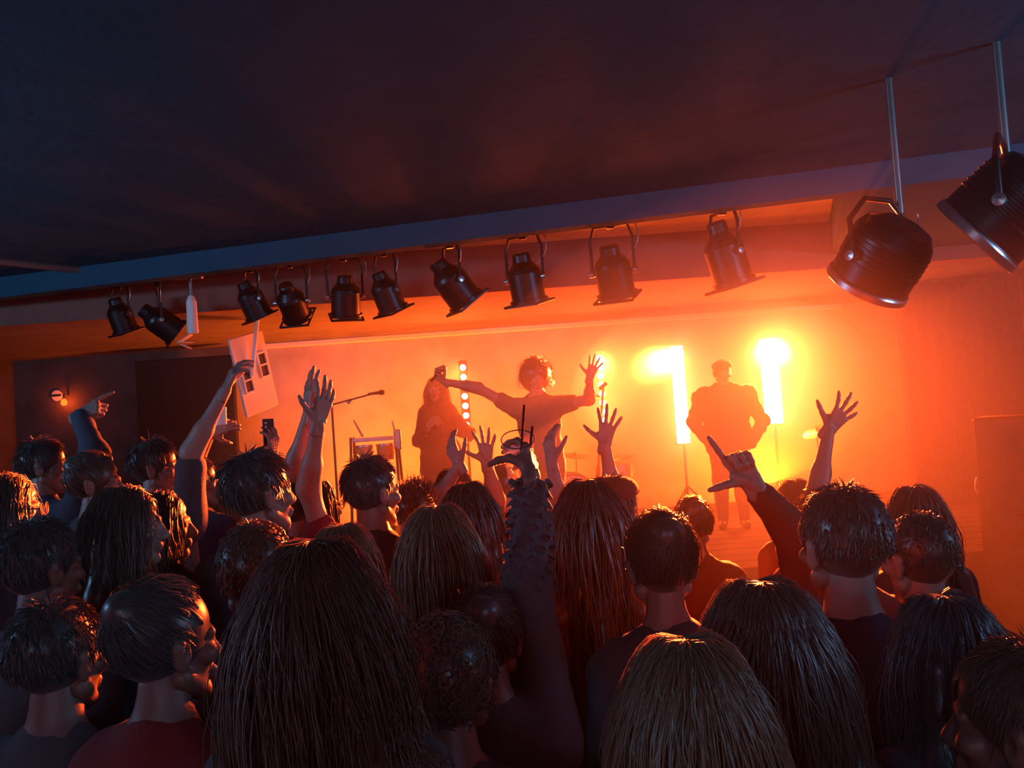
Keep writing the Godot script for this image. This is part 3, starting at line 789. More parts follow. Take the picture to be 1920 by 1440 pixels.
func make_templates():
	head_net["m"] = make_head(true); head_net["f"] = make_head(false)
	hand_net["open"] = make_hand([[6, 8, 6], [2, 6, 5], [5, 8, 6], [10, 12, 8]], [11, 2, -8, -19], [[52, 12], [44, 14], [36, 18]])
	hand_net["splay"] = make_hand([[12, 14, 10], [0, 8, 6], [-4, 10, 8], [4, 14, 10]], [18, 4, -11, -27], [[62, 10], [58, 14], [52, 22]])
	hand_net["grip"] = make_hand([[52, 62, 38], [55, 62, 38], [58, 62, 38], [60, 62, 38]], [3, 1, -1, -4], [[35, 50], [8, 62], [-22, 70]])
	hand_net["cup"] = make_hand([[26, 34, 26], [28, 36, 26], [32, 36, 26], [36, 36, 26]], [9, 3, -3, -9], [[62, 34], [40, 52], [14, 70]])
	hand_net["horns"] = make_hand([[4, 6, 4], [82, 88, 50], [84, 88, 50], [6, 8, 6]], [6, 1, -2, -13], [[34, 58], [2, 66], [-30, 68]])
	hand_net["relaxed"] = make_hand([[20, 24, 14], [24, 28, 16], [28, 30, 18], [32, 32, 20]], [4, 1, -2, -6], [[36, 22], [24, 28], [14, 34]])
	hand_net["ell"] = make_hand([[2, 5, 4], [78, 86, 48], [82, 88, 50], [84, 88, 50]], [4, 1, -2, -5], [[66, 26], [72, 22], [74, 20]])
	hand_net["glass"] = make_hand([[34, 52, 36], [34, 54, 36], [36, 54, 36], [40, 54, 36]], [4, 1, -1, -4], [[46, 52], [26, 84], [8, 104]])
	hand_net["point"] = make_hand([[6, 8, 5], [66, 80, 40], [72, 82, 40], [76, 82, 40]], [5, 1, -2, -5], [[30, 50], [0, 58], [-24, 62]])

# ---------------------------------------------------------------- hair
func out_of(p: Vector3, c: Vector3, r: Vector3) -> Vector3:  # pushed out of an ellipsoid
	var q := (p - c) / r
	var l := q.length()
	return p if l >= 1.0 or l < 1e-5 else c + q / l * r

func strand(st: Net, pts: PackedVector3Array, r0: float, r1: float):  # a three-sided tapering lock
	var side := Vector3.ZERO
	var base := st.v.size()
	for j in pts.size():
		var t := (pts[mini(j + 1, pts.size() - 1)] - pts[maxi(j - 1, 0)]).normalized()
		if side == Vector3.ZERO: side = t.cross(Vector3(0.3, 0.5, 0.8)).normalized()
		side = (side - t * side.dot(t)).normalized()
		var up := t.cross(side)
		var r := lerpf(r0, r1, float(j) / (pts.size() - 1))
		for k in 3:
			var d := side * cos(TAU * k / 3.0) + up * sin(TAU * k / 3.0)
			st.v.append(pts[j] + d * r); st.n.append(d)
	for j in pts.size() - 1:
		for k in 3:
			var a := base + j * 3 + k
			var b := base + j * 3 + (k + 1) % 3
			st.i.append_array(PackedInt32Array([a, a + 3, b, b, a + 3, b + 3]))

# hair in the head's own axes; torso: ellipsoids to stay out of, in the same axes
func make_hair(style: String, length: float, torso: Array, sd: int, dist: float, puff := 1.0) -> Net:
	var near := dist < 3.0
	var close := dist < 1.7
	var r := RandomNumberGenerator.new(); r.seed = sd
	var skull := Vector3(0.077, 0.093, 0.097)
	var sc := Vector3(0, 0.03, 0.017)
	var g := 0.005
	var shell := []
	var face := [[2, Vector3(0, -0.062, -0.105), Vector3(0.066, 0.112, 0.085)]]
	var cell := 0.008
	if style == "buzz": g = 0.002
	if style == "curly": g = 0.022 * puff
	shell.append([1, sc, skull + Vector3.ONE * g])
	if style in ["short", "buzz", "spiky", "capped"]: face = [[2, Vector3(0, -0.085, -0.075), Vector3(0.10, 0.105, 0.105)], [2, Vector3(0, -0.15, 0.03), Vector3(0.12, 0.085, 0.12)]]
	if style == "curly": shell += [[1, Vector3(0, 0.0, 0.05), Vector3(0.085, 0.09, 0.07) * puff]]
	if style == "bun":
		face.append([2, Vector3(0, -0.14, 0.03), Vector3(0.12, 0.075, 0.12)])
		shell.append([1, Vector3(0.0, 0.085, 0.085), Vector3(0.04, 0.036, 0.036)])
	if style == "long":
		var steps := int(length / 0.09) + 1
		for x in [-0.055, 0.0, 0.055]:
			var p := Vector3(x, -0.01, 0.055)
			for k in steps:
				var q := p + Vector3(x * 0.14, -length * 0.9 / steps, 0.006)
				for t in torso: q = out_of(q, t[0], t[1] + Vector3.ONE * 0.02)
				shell.append(cap(p, q, 0.047 - 0.016 * k / steps, 0.047 - 0.016 * (k + 1) / steps)); p = q
	var o := net(shell + face, cell, 0.008)
	var count := 0
	var fine := 0
	match style:
		"long": count = 1500 if close else (620 if near else 260); fine = 500 if close else (220 if near else 80)
		"curly": count = 420 if near else 300; fine = 90
		"bun": count = 800 if near else 320; fine = 110
		_: count = 900 if near else 420; fine = 120
	for k in count + fine:
		var thin := k >= count
		var az := r.randf_range(-PI, PI)  # 0 is the back of the head, PI the brow
		var el := asin(r.randf_range(0.02, 1.0))
		if style in ["short", "buzz", "spiky", "capped", "curly", "bun"] and absf(az) < 2.0: el = asin(r.randf_range({"curly": -0.6, "bun": -0.75}.get(style, -0.42), 1.0))
		if style == "long": el = r.randf_range(0.95, 1.5) if k % 3 else r.randf_range(0.1, 0.9)
		if absf(az) > 2.2 and el < 0.55: el = r.randf_range(0.55, 1.4)
		var dir := Vector3(sin(az) * cos(el), sin(el), cos(az) * cos(el))
		var p := sc + dir * (skull + Vector3.ONE * g)
		var pts := PackedVector3Array([p])
		var lift := r.randf_range(0.0, 0.013) * r.randf()
		var r0 := 0.0009 if thin else (0.0030 if style == "long" else 0.0021) * (0.62 if close else (1.0 if near else 1.25))
		match style:
			"long", "bun":
				var out_dir := Vector3(dir.x * 2.2, 0.0, dir.z)
				if absf(az) > 1.9: out_dir = Vector3(signf(dir.x) * 1.0, 0.1, 0.15)
				out_dir = out_dir.normalized()
				if style == "bun": out_dir = (Vector3(0, 0.09, 0.10) - p).normalized()
				var len := length * r.randf_range(0.75, 1.06) + 0.10
				if style == "bun": len = p.distance_to(Vector3(0, 0.085, 0.085))
				var steps := 15 if style == "long" else 7
				var v := out_dir
				var ph := r.randf_range(0, TAU)
				var amp := (0.010 if thin else 0.004) * puff
				for s in steps:
					if style == "long": v = (v * 0.72 + Vector3(0, -0.55, 0) + Vector3(r.randf_range(-1, 1), 0, r.randf_range(-1, 1)) * (0.16 if thin else 0.05)).normalized()
					else: v = (Vector3(0, 0.085, 0.085) - p).normalized()
					p += v * len / steps
					p += Vector3(sin(ph + s * 1.1), 0, cos(ph + s * 0.9)) * amp * minf(1.0, s / 4.0)
					p = out_of(p, sc, skull + Vector3.ONE * (g + lift + (0.009 if thin else 0.0)))
					p = out_of(p, Vector3(0, -0.035, -0.01), Vector3(0.075, 0.10, 0.078))
					for t in torso: p = out_of(p, t[0], t[1] + Vector3.ONE * (0.016 + lift))
					pts.append(p)
			"curly":
				var ax := (dir + Vector3(0, -0.25, 0)).normalized()
				var u := ax.cross(Vector3(0.2, 0.9, 0.3)).normalized()
				var w := ax.cross(u)
				var cr := r.randf_range(0.007, 0.013)
				var len := r.randf_range(0.018, 0.05) * puff * (1.5 if thin else 1.0)
				var ph := r.randf_range(0, TAU)
				for s in 11:
					var t := float(s) / 10.0
					pts.append(p + ax * len * t + (u * (cos(ph + t * 9.0) - cos(ph)) + w * (sin(ph + t * 9.0) - sin(ph))) * cr + Vector3(0, -0.03 * t * t * puff, 0))
				r0 = 0.0026 if not thin else 0.0009
			_:
				var len := length * r.randf_range(0.7, 1.15)
				var comb := Vector3(dir.x * 0.5, -0.75, dir.z * 0.4 - 0.2)
				if style == "spiky": comb = Vector3(r.randf_range(-0.5, 0.5), 0.6, r.randf_range(-0.5, 0.5))
				var tng := comb - dir * comb.dot(dir)
				var v := (dir * (0.9 if style == "spiky" else 0.20) + tng + Vector3(r.randf_range(-1, 1), r.randf_range(-1, 1), r.randf_range(-1, 1)) * (0.4 if thin else 0.14)).normalized()
				for s in 4:
					p += v * len / 4.0
					v = (v + tng * 0.3).normalized()
					pts.append(out_of(p, sc, skull + Vector3.ONE * (g + lift * 0.6 + 0.001)))
		strand(o, pts, r0, r0 * 0.3)
	return o

# ---------------------------------------------------------------- people
const SKINS := [Color(0.26, 0.16, 0.12), Color(0.30, 0.19, 0.14), Color(0.21, 0.125, 0.09), Color(0.16, 0.09, 0.065)]  # linear
func people_materials():
	M.skin = mat(Color.WHITE, 0.5); M.skin.vertex_color_use_as_albedo = true
	M.skin.subsurf_scatter_enabled = true; M.skin.subsurf_scatter_strength = 0.12
	var hairs := {"black": Color(0.25, 0.24, 0.23), "brown": Color(0.30, 0.25, 0.21), "chestnut": Color(0.33, 0.23, 0.17), "blond": Color(0.46, 0.37, 0.27), "auburn": Color(0.34, 0.21, 0.15), "grey": Color(0.40, 0.37, 0.35)}
	for k in hairs:
		var m := mat(hairs[k], 0.34); m.rim_enabled = true; m.rim = 0.5; m.backlight_enabled = true; m.backlight = Color(0.40, 0.30, 0.23)
		M["hair_" + k] = m
	var tops := {"black": Color(0.25, 0.25, 0.26), "navy": Color(0.20, 0.23, 0.29), "grey": Color(0.22, 0.22, 0.23), "red": Color(0.42, 0.06, 0.06), "olive": Color(0.17, 0.17, 0.11), "cream": Color(0.55, 0.50, 0.43), "plum": Color(0.20, 0.09, 0.15), "denim": Color(0.12, 0.17, 0.26), "rust": Color(0.42, 0.18, 0.09)}
	for k in tops: M["top_" + k] = cloth(tops[k])
	M.clear = mat(Color(0.95, 0.95, 0.95, 0.10), 0.04); M.clear.transparency = BaseMaterial3D.TRANSPARENCY_ALPHA
	M.drink = mat(Color(0.95, 0.75, 0.45, 0.30), 0.05); M.drink.transparency = BaseMaterial3D.TRANSPARENCY_ALPHA
	M.ice = mat(Color(0.92, 0.93, 0.95, 0.45), 0.1); M.ice.transparency = BaseMaterial3D.TRANSPARENCY_ALPHA
	M.shoe = mat(Color(0.06, 0.055, 0.055), 0.5)

func cam_dir(v: Array) -> Vector3:  # right, up and away as the viewer has them
	var b := cam.transform.basis
	return (b.x * v[0] + b.y * v[1] - b.z * v[2]).normalized()

func px(a: Array) -> Vector3:
	return at(a[0], a[1], a[2])

const HAIR_TOP := {"long": 0.016, "short": 0.018, "buzz": 0.006, "curly": 0.045, "bun": 0.014, "spiky": 0.035, "capped": 0.03}

func person(s: Dictionary) -> Node3D:
	var base_y: float = s.get("floor", 0.0)
	var top := at(s.at[0], s.at[1], s.at[2])
	var man: bool = s.sex == "m"
	var hs: float = s.get("head", 1.0 if man else 0.95)
	var style: String = s.get("hair", "short")
	var puff: float = s.get("puff", 1.0)
	var H: float = top.y - base_y - HAIR_TOP[style] * (puff if style == "curly" else 1.0) + 0.0
	var o := thing("person", s.label, "person", Transform3D(Basis(Vector3.UP, deg_to_rad(s.get("yaw", 0.0))), Vector3(top.x, base_y, top.z)), s.get("group", "people in the crowd"))
	var inv := o.transform.affine_inverse()
	var b: float = s.get("build", 1.0) * (1.0 if man else 0.92)
	var wide: float = s.get("wide", 0.18 if man else 0.155)
	var hc := Vector3(0, H - 0.118 * hs, -0.015)
	var sy := hc.y - 0.232 * hs
	var hip := H * 0.53
	var hb := Basis(Vector3.UP, deg_to_rad(s.get("turn", 0.0))) * Basis(Vector3.RIGHT, deg_to_rad(s.get("nod", 0.0))) * Basis(Vector3.BACK, deg_to_rad(s.get("tilt", 0.0)))
	var hx := Transform3D(hb.scaled(Vector3.ONE * hs), hc)
	heads[o] = hx
	# trunk and legs
	var trunk := [cap(Vector3(0, hip, 0), Vector3(0, sy - 0.1, 0), 0.105 * b, 0.11 * b), cap(Vector3(-wide + 0.035, sy - 0.012, 0), Vector3(wide - 0.035, sy - 0.012, 0), 0.06 * b)]
	trunk += both([cap(Vector3(0.07, sy - 0.18, -0.012), Vector3(0.07, sy - 0.075, -0.004), 0.098 * b, 0.09 * b), cap(Vector3(0.062, hip + 0.02, 0.0), Vector3(0.055, hip + 0.13, 0.0), 0.10 * b, 0.088 * b), cap(Vector3(0.085, sy + 0.005, 0.005), Vector3(0.04, sy + 0.045, 0.008), 0.042 * b)])
	if not man: trunk += both([[1, Vector3(0.068, sy - 0.165, -0.085), Vector3(0.062, 0.058, 0.052)]])
	var legs := both([cap(Vector3(0.08, hip - 0.03, 0.05), Vector3(0.085, hip - 0.07, 0.05), 0.08 * b), cap(Vector3(0.09, hip - 0.04, 0), Vector3(0.10, H * 0.285, -0.012), 0.086 * b, 0.057 * b), cap(Vector3(0.10, H * 0.285, -0.012), Vector3(0.105, 0.085, 0.022), 0.054 * b, 0.037 * b), [1, Vector3(0.102, H * 0.21, 0.032), Vector3(0.042, 0.10, 0.04)]])
	var feet := both([cap(Vector3(0.105, 0.045, 0.04), Vector3(0.118, 0.034, -0.14), 0.037, 0.028)])
	var neck := [cap(Vector3(0, sy, 0.012), hc + Vector3(0, -0.065, 0.012), 0.054 * b, 0.051 * b)]
	var body := net(trunk + legs + feet + neck, 0.019, 0.02)
	body.add(head_net["m" if man else "f"], hx)
	# arms
	var sleeve: float = s.get("sleeve", 0.5)
	var cloth_shapes := []
	var given := {}
	for a in s.get("arms", []): given[a.s] = a
	for side in [1.0, -1.0]:
		var sp := Vector3(side * (wide - 0.01), sy - 0.02, 0.0)
		var el: Vector3
		var wr: Vector3
		var f: Vector3
		var pn: Vector3
		var pose := "relaxed"
		if given.has(side):
			var a: Dictionary = given[side]
			wr = inv * px(a.wr)
			pose = a.hand
			f = (inv.basis * cam_dir(a.f)).normalized()
			pn = inv.basis * cam_dir(a.get("p", [0, 0, 1]))
			if a.has("el"): el = inv * px(a.el)
			else:
				var d := wr - sp
				var l1 := 0.29 * H / 1.72
				var l2 := 0.255 * H / 1.72
				var D := minf(d.length(), l1 + l2 - 0.003)
				wr = sp + d.normalized() * D if d.length() > l1 + l2 else wr
				var x := (l1 * l1 - l2 * l2 + D * D) / (2.0 * D)
				var pole := Vector3(side * 0.8, -0.7, 0.3)
				pole = (pole - d.normalized() * pole.dot(d.normalized())).normalized()
				el = sp + d.normalized() * x + pole * sqrt(maxf(0.0, l1 * l1 - x * x))
			if sp.distance_to(el) > 0.37 or sp.distance_to(el) < 0.2 or el.distance_to(wr) > 0.34: print("arm ", s.at, " ", side, " upper ", snappedf(sp.distance_to(el), 0.01), " fore ", snappedf(el.distance_to(wr), 0.01))
		else:
			el = sp + Vector3(side * 0.035, -0.285, 0.035) * (H / 1.72)
			wr = el + Vector3(side * -0.05, -0.16, -0.17) * (H / 1.72) * (1.0 if int(s.at[0]) % 2 else 0.9)
			f = (wr - el).normalized() + Vector3(-side * 0.2, 0, 0)
			pn = Vector3(-side, -0.2, 0.2)
		elbows[[o, side]] = [el, wr]
		var slim := b * (0.82 if sleeve > 0.55 else 1.0)
		var arm := [cap(sp, el, 0.05 * slim, 0.040 * slim), cap(el, wr, 0.040 * slim, 0.027 * b), cap(el, el.lerp(wr, 0.35), 0.038 * slim, 0.039 * slim)]
		if given.has(side): body.add(net(arm, 0.009, 0.012), Transform3D())
		else: body.add(net(arm, 0.014, 0.014), Transform3D())
		f = f.normalized()
		pn = (pn - f * pn.dot(f)).normalized()
		var hand_size := (1.0 if man else 0.92) * float(s.get("hands", 1.0))
		var xx: Vector3 = f.cross(pn) * side
		body.add(hand_net[pose], Transform3D(Basis(xx, f, pn).scaled(Vector3.ONE * hand_size), wr))
		if given.has(side): grips[[o, side]] = o.transform * Transform3D(Basis(xx, f, pn), wr)
		if sleeve > 0.0:
			var up := minf(1.0, sleeve / 0.5)
			var ease := 0.004 if sleeve > 0.55 or not given.has(side) else 0.010
			cloth_shapes.append(cap(sp, sp.lerp(el, up), 0.062 * b + ease, lerpf(0.062, 0.054, up) * b + ease))
			if sleeve > 0.55: cloth_shapes.append(cap(el, el.lerp(wr, (sleeve - 0.5) * 1.9), 0.053 * b + ease, 0.040 * b + ease))
		else: cloth_shapes.append(cap(sp, sp.lerp(el, 0.12), 0.058 * b))
	var skin: Color = SKINS[s.get("skin", 0)]
	while body.c.size() < body.v.size(): body.c.append(Color.WHITE)
	for k in body.c.size():
		var c := body.c[k]
		body.c[k] = Color(c.r, c.g, c.b) if c.a < 0.5 else Color(skin.r * c.r, skin.g * c.g, skin.b * c.b)
	net_part("body", body, M.skin, o)
	# clothes
	var loose: float = s.get("loose", 0.012)
	var shirt := cloth_shapes
	for t in trunk:
		var u: Array = t.duplicate()
		if u[0] == 0: u[3] += loose; u[4] += loose
		else: u[2] += Vector3.ONE * loose
		shirt.append(u)
	shirt += both([cap(Vector3(0.06, hip - 0.05, 0.01), Vector3(0.06, hip + 0.1, 0.0), 0.10 * b + loose)])
	shirt.append(cap(Vector3(0, sy + 0.015, 0.012), Vector3(0, sy + 0.06, 0.014), 0.062 * b, 0.060 * b))
	if s.has("coat"):
		shirt += both([cap(Vector3(0.07, hip, 0.01), Vector3(0.10, H * s.coat, 0.0), 0.12 * b + loose, 0.13 * b + loose)])
	var sh := net(shirt, 0.017, 0.016)
	wrinkle(sh, s.get("fold", 0.004), int(s.at[0]))
	net_part("coat" if s.has("coat") else "shirt", sh, M["top_" + s.top], o)
	var trous := []
	for t in legs + [trunk[0]]:
		var u: Array = t.duplicate()
		if u[0] == 0: u[3] += 0.012; u[4] += 0.014
		else: u[2] += Vector3.ONE * 0.012
		if t == trunk[0]: u[2] = Vector3(0, hip + 0.05, 0); u[3] += 0.005
		trous.append(u)
	var tr := net(trous, 0.022, 0.02)
	wrinkle(tr, 0.004, int(s.at[0]) + 7)
	net_part("trousers", tr, M["top_" + s.get("legs", "denim")], o)
	for side in [1.0, -1.0]:
		net_part("shoe", net([cap(Vector3(0.105 * side, 0.052, 0.045), Vector3(0.118 * side, 0.04, -0.15), 0.048, 0.036), cap(Vector3(0.105 * side, 0.03, 0.05), Vector3(0.118 * side, 0.028, -0.16), 0.034, 0.032)], 0.016, 0.01), M.shoe, o)
	# hair
	var rad := Vector3(wide * 0.86, 0.25, 0.13 * b + loose)
	var sho := Vector3(wide + 0.035, 0.075, 0.075 + loose)
	var tn := absf(s.get("turn", 0.0)) > 45.0
	if tn: rad = Vector3(rad.z, rad.y, rad.x); sho = Vector3(sho.z, sho.y, sho.x)
	var hinv := hx.affine_inverse()
	var hair := make_hair(style, s.get("length", 0.03), [[hinv * Vector3(0, sy - 0.22, -0.01), rad], [hinv * Vector3(0, sy - 0.02, 0), sho]], int(s.at[0] * 7 + s.at[1]), s.at[2], puff)
	var hn := net_part("hair", hair, M["hair_" + s.get("tone", "brown")], o)
	hn.transform = hx
	if s.has("cap"): hat(o, hx, s.cap)
	return o

func wrinkle(o: Net, amount: float, sd: int):
	var n := FastNoiseLite.new(); n.seed = sd; n.frequency = 7.0; n.fractal_octaves = 2
	for k in o.v.size():
		var p := o.v[k]
		o.v[k] = p + o.n[k] * n.get_noise_3d(p.x * 1.6, p.y * 0.7, p.z * 1.6) * amount * 2.0

func hat(o: Node3D, hx: Transform3D, m: Material):  # flat cap: soft crown and a short peak
	var t := hx * Transform3D(Basis(Vector3.RIGHT, 0.1), Vector3(0, 0.045, 0.012))
	var c := net([[1, Vector3(0, 0.035, 0.0), Vector3(0.098, 0.052, 0.125)], [1, Vector3(0, 0.02, -0.07), Vector3(0.088, 0.034, 0.07)], [2, Vector3(0, -0.055, 0), Vector3(0.12, 0.075, 0.15)]], 0.007, 0.008)
	net_part("cap", c, m, o).transform = t
	var v := net([[1, Vector3(0, 0.006, -0.125), Vector3(0.068, 0.008, 0.045)]], 0.006, 0.004)
	net_part("peak", v, m, o).transform = t

func performers():
	people_materials(); make_templates()
	var g := "performers on the stage"
	singer = person({"at": [1002, 664, 7.4], "floor": DECK, "sex": "m", "yaw": 176, "turn": 12, "nod": -14, "hair": "curly", "tone": "brown", "puff": 1.6, "top": "black", "legs": "black", "sleeve": 0.20, "wide": 0.195, "build": 1.05, "group": g, "label": "singer with big curly hair and both arms flung out, holding a microphone",
		"arms": [{"s": 1.0, "wr": [834, 716, 7.2], "el": [898, 728, 7.3], "f": [-0.75, 0.62, 0], "p": [0.3, 0.5, -0.6], "hand": "grip"}, {"s": -1.0, "wr": [1106, 708, 7.02], "f": [0.3, 0.95, 0], "p": [0.1, 0.1, -1], "hand": "splay"}]})
	person({"at": [817, 706, 8.8], "floor": DECK, "sex": "f", "yaw": 150, "turn": 20, "hair": "long", "length": 0.42, "tone": "chestnut", "top": "rust", "legs": "black", "sleeve": 1.0, "coat": 0.36, "loose": 0.035, "fold": 0.012, "group": g, "label": "performer in a long shaggy coat standing under the singer's microphone hand",
		"arms": [{"s": -1.0, "wr": [832, 806, 8.6], "f": [-0.4, 0.7, -0.2], "p": [-0.5, -0.3, 0.9], "hand": "relaxed"}, {"s": 1.0, "wr": [800, 808, 8.6], "f": [0.4, 0.7, -0.2], "p": [0.5, -0.3, 0.9], "hand": "relaxed"}]})
	person({"at": [1352, 673, 9.0], "floor": DECK, "sex": "m", "yaw": 168, "turn": 14, "hair": "capped", "length": 0.03, "tone": "black", "cap": M.top_grey, "top": "grey", "legs": "black", "sleeve": 1.0, "loose": 0.05, "wide": 0.24, "build": 1.12, "fold": 0.01, "group": g, "label": "performer in a flat cap and broad jacket before the two bright light bars",
		"arms": [{"s": 1.0, "wr": [1335, 838, 8.85], "el": [1300, 792, 8.95], "f": [0.7, -0.7, 0], "p": [0, 0, 1], "hand": "relaxed"}, {"s": -1.0, "wr": [1410, 832, 8.85], "el": [1430, 790, 8.95], "f": [-0.8, -0.6, 0], "p": [0, 0, 1], "hand": "relaxed"}]})

var singer: Node3D
var heads := {}
var elbows := {}
var grips := {}  # [person, side] -> where that hand is: fingers +y, palm +z

func crowd():
	var P := []
	# far side by the wall, turned towards the stage
	P.append({"at": [8, 886, 2.9], "sex": "f", "yaw": -25, "turn": -50, "hair": "long", "length": 0.3, "tone": "brown", "top": "plum", "glasses": true, "label": "woman in glasses in profile, farthest along the crowd below the amber wall lamp"})
	P.append({"at": [76, 820, 4.1], "sex": "m", "yaw": -25, "turn": -45, "hair": "short", "length": 0.04, "tone": "black", "top": "navy", "label": "dark-haired man in profile pointing up at the wall with one arm", "sleeve": 1.0,
		"arms": [{"s": 1.0, "wr": [150, 779, 4.2], "f": [0.85, 0.5, 0.1], "p": [0, -0.5, 0.8], "hand": "point"}]})
	P.append({"at": [172, 848, 3.5], "sex": "f", "yaw": -25, "turn": -50, "hair": "bun", "tone": "brown", "top": "black", "label": "woman with tied-back hair and a lit cheek, beside the pointing man"})
	P.append({"at": [285, 821, 3.95], "sex": "m", "yaw": -18, "turn": -55, "hair": "short", "length": 0.045, "tone": "black", "top": "grey", "sleeve": 0.4, "label": "man with short dark hair in profile, one bare arm reaching up to the hanging board",
		"arms": [{"s": 1.0, "wr": [422, 733, 3.85], "el": [359, 848, 3.85], "f": [0.38, 0.92, 0.1], "p": [0.8, -0.3, 0.5], "hand": "relaxed"}]})
	P.append({"at": [366, 856, 4.7], "sex": "m", "yaw": -25, "turn": -45, "hair": "short", "length": 0.04, "tone": "brown", "top": "denim", "label": "man in profile holding up a small white cup below the hanging board", "key": "white_cup",
		"arms": [{"s": -1.0, "wr": [398, 803, 4.85], "f": [0.8, 0.5, 0.1], "p": [0.3, -0.2, 0.9], "hand": "cup"}]})
	P.append({"at": [297, 918, 3.1], "sex": "f", "yaw": -25, "turn": -48, "hair": "long", "length": 0.34, "tone": "black", "top": "plum", "sleeve": 0.3, "label": "long-haired woman in profile under the man with one bare arm reaching up"})
	P.append({"at": [232, 908, 2.65], "sex": "f", "yaw": -25, "turn": -52, "hair": "long", "length": 0.36, "tone": "brown", "top": "black", "label": "woman in bright-edged profile beside another long-haired profile, nearer the wall"})
	P.append({"skin": 3, "at": [66, 968, 2.3], "sex": "m", "yaw": -20, "turn": -10, "hair": "short", "length": 0.03, "tone": "black", "top": "black", "label": "man seen from behind in the darkest corner of the crowd, under the pointing man"})
	P.append({"at": [478, 841, 3.0], "sex": "m", "yaw": -12, "turn": -32, "nod": 4, "hair": "short", "length": 0.05, "tone": "black", "top": "black", "build": 1.12, "head": 1.14, "label": "big man with thick dark hair, earring ear and lit cheek, tallest in the crowd"})
	P.append({"at": [521, 872, 4.8], "sex": "m", "yaw": -10, "hair": "short", "length": 0.03, "tone": "brown", "top": "grey", "key": "phone", "label": "person behind the big thick-haired man, holding up a phone",
		"arms": [{"s": -1.0, "wr": [513, 850, 4.65], "f": [-0.02, 1, 0.1], "p": [-0.9, 0, 0.4], "hand": "relaxed"}]})
	P.append({"at": [548, 890, 3.45], "sex": "f", "yaw": -14, "hair": "bun", "tone": "brown", "top": "red", "sleeve": 0.25, "label": "woman with both bare arms raised together, hands spread, under the boom microphone",
		"arms": [{"s": 1.0, "wr": [597, 795, 3.25], "el": [578, 916, 3.35], "f": [0.22, 0.97, 0.05], "p": [-0.7, 0, 0.6], "hand": "open"}, {"s": -1.0, "wr": [580, 776, 3.35], "el": [545, 903, 3.42], "f": [0.0, 1, 0.05], "p": [0.75, 0, 0.6], "hand": "open"}]})
	P.append({"at": [590, 898, 4.0], "sex": "f", "yaw": -20, "turn": -35, "hair": "long", "length": 0.35, "tone": "black", "top": "black", "glasses": true, "label": "woman in glasses with straight black hair beside the man with a smooth round haircut"})
	P.append({"at": [692, 852, 3.15], "sex": "m", "yaw": -15, "turn": -28, "hair": "short", "length": 0.035, "tone": "black", "top": "black", "label": "man with a smooth round haircut and lit cheek, before the percussion rack"})
	P.append({"at": [776, 897, 3.8], "sex": "m", "yaw": -5, "hair": "spiky", "length": 0.05, "tone": "chestnut", "top": "olive", "label": "person with tousled spiky hair beside the smooth round haircut"})
	P.append({"at": [848, 877, 4.2], "sex": "f", "yaw": 0, "hair": "long", "length": 0.3, "tone": "chestnut", "top": "plum", "label": "woman raising one slim hand before the shaggy coat", 
		"arms": [{"s": -1.0, "wr": [861, 872, 4.0], "f": [-0.45, 0.9, 0.1], "p": [0.6, 0.3, 0.7], "hand": "relaxed"}]})
	P.append({"at": [874, 902, 3.05], "sex": "f", "yaw": -4, "hair": "long", "length": 0.38, "tone": "chestnut", "top": "black", "label": "woman with a centre parting and long brown hair, behind the blond-haired woman"})
	P.append({"at": [820, 944, 2.3], "sex": "f", "yaw": -6, "turn": -8, "hair": "long", "length": 0.36, "tone": "blond", "top": "black", "label": "woman with long blond hair whose bright edge flips out at the tip"})
	P.append({"at": [937, 868, 4.8], "sex": "m", "yaw": 0, "hair": "short", "length": 0.03, "tone": "brown", "top": "rust", "build": 1.05, "label": "man raising a wide-spread hand just beside the arm with the plastic cup", "sleeve": 0.45,
		"arms": [{"s": -1.0, "wr": [913, 868, 4.6], "el": [930, 938, 4.65], "f": [-0.08, 1, 0.05], "p": [-0.3, 0, -1], "hand": "splay"}]})
	P.append({"at": [1104, 932, 3.95], "sex": "f", "yaw": 4, "hair": "bun", "tone": "brown", "top": "rust", "sleeve": 0.2, "label": "woman hidden behind long hair, one bare arm straight up beside the plastic cup",
		"arms": [{"s": -1.0, "wr": [1034, 864, 3.8], "el": [1051, 958, 3.8], "f": [-0.14, 1, 0.05], "p": [0.8, 0, 0.6], "hand": "relaxed"}]})
	P.append({"at": [1122, 912, 4.45], "sex": "m", "yaw": 6, "hair": "short", "length": 0.03, "tone": "brown", "top": "rust", "sleeve": 0.3, "label": "man mostly hidden, lifting an open fanned hand by the straight microphone stand",
		"arms": [{"s": 1.0, "wr": [1134, 833, 4.3], "el": [1152, 936, 4.3], "f": [0.16, 1, 0.05], "p": [0, 0, 1], "hand": "splay"}]})
	P.append({"at": [1146, 885, 3.3], "sex": "m", "yaw": 2, "turn": -25, "hair": "capped", "length": 0.04, "tone": "brown", "cap": M.top_rust, "top": "rust", "label": "man in a soft rust-brown cap behind the tallest long straight hair"})
	P.append({"at": [1102, 896, 2.6], "sex": "f", "yaw": 3, "hair": "long", "length": 0.42, "tone": "chestnut", "top": "plum", "puff": 1.2, "head": 1.04, "label": "woman with a tall curtain of long straight hair beside the plastic cup arm"})
	P.append({"at": [1235, 957, 2.2], "sex": "f", "yaw": 5, "hair": "bun", "tone": "brown", "top": "black", "head": 1.02, "label": "woman with smooth hair pinned in a bun, beside the tall curtain of straight hair"})
	P.append({"at": [1296, 931, 3.75], "sex": "f", "yaw": 6, "hair": "bun", "tone": "chestnut", "top": "rust", "label": "small-headed woman with a bare neck, under the performer in a flat cap"})
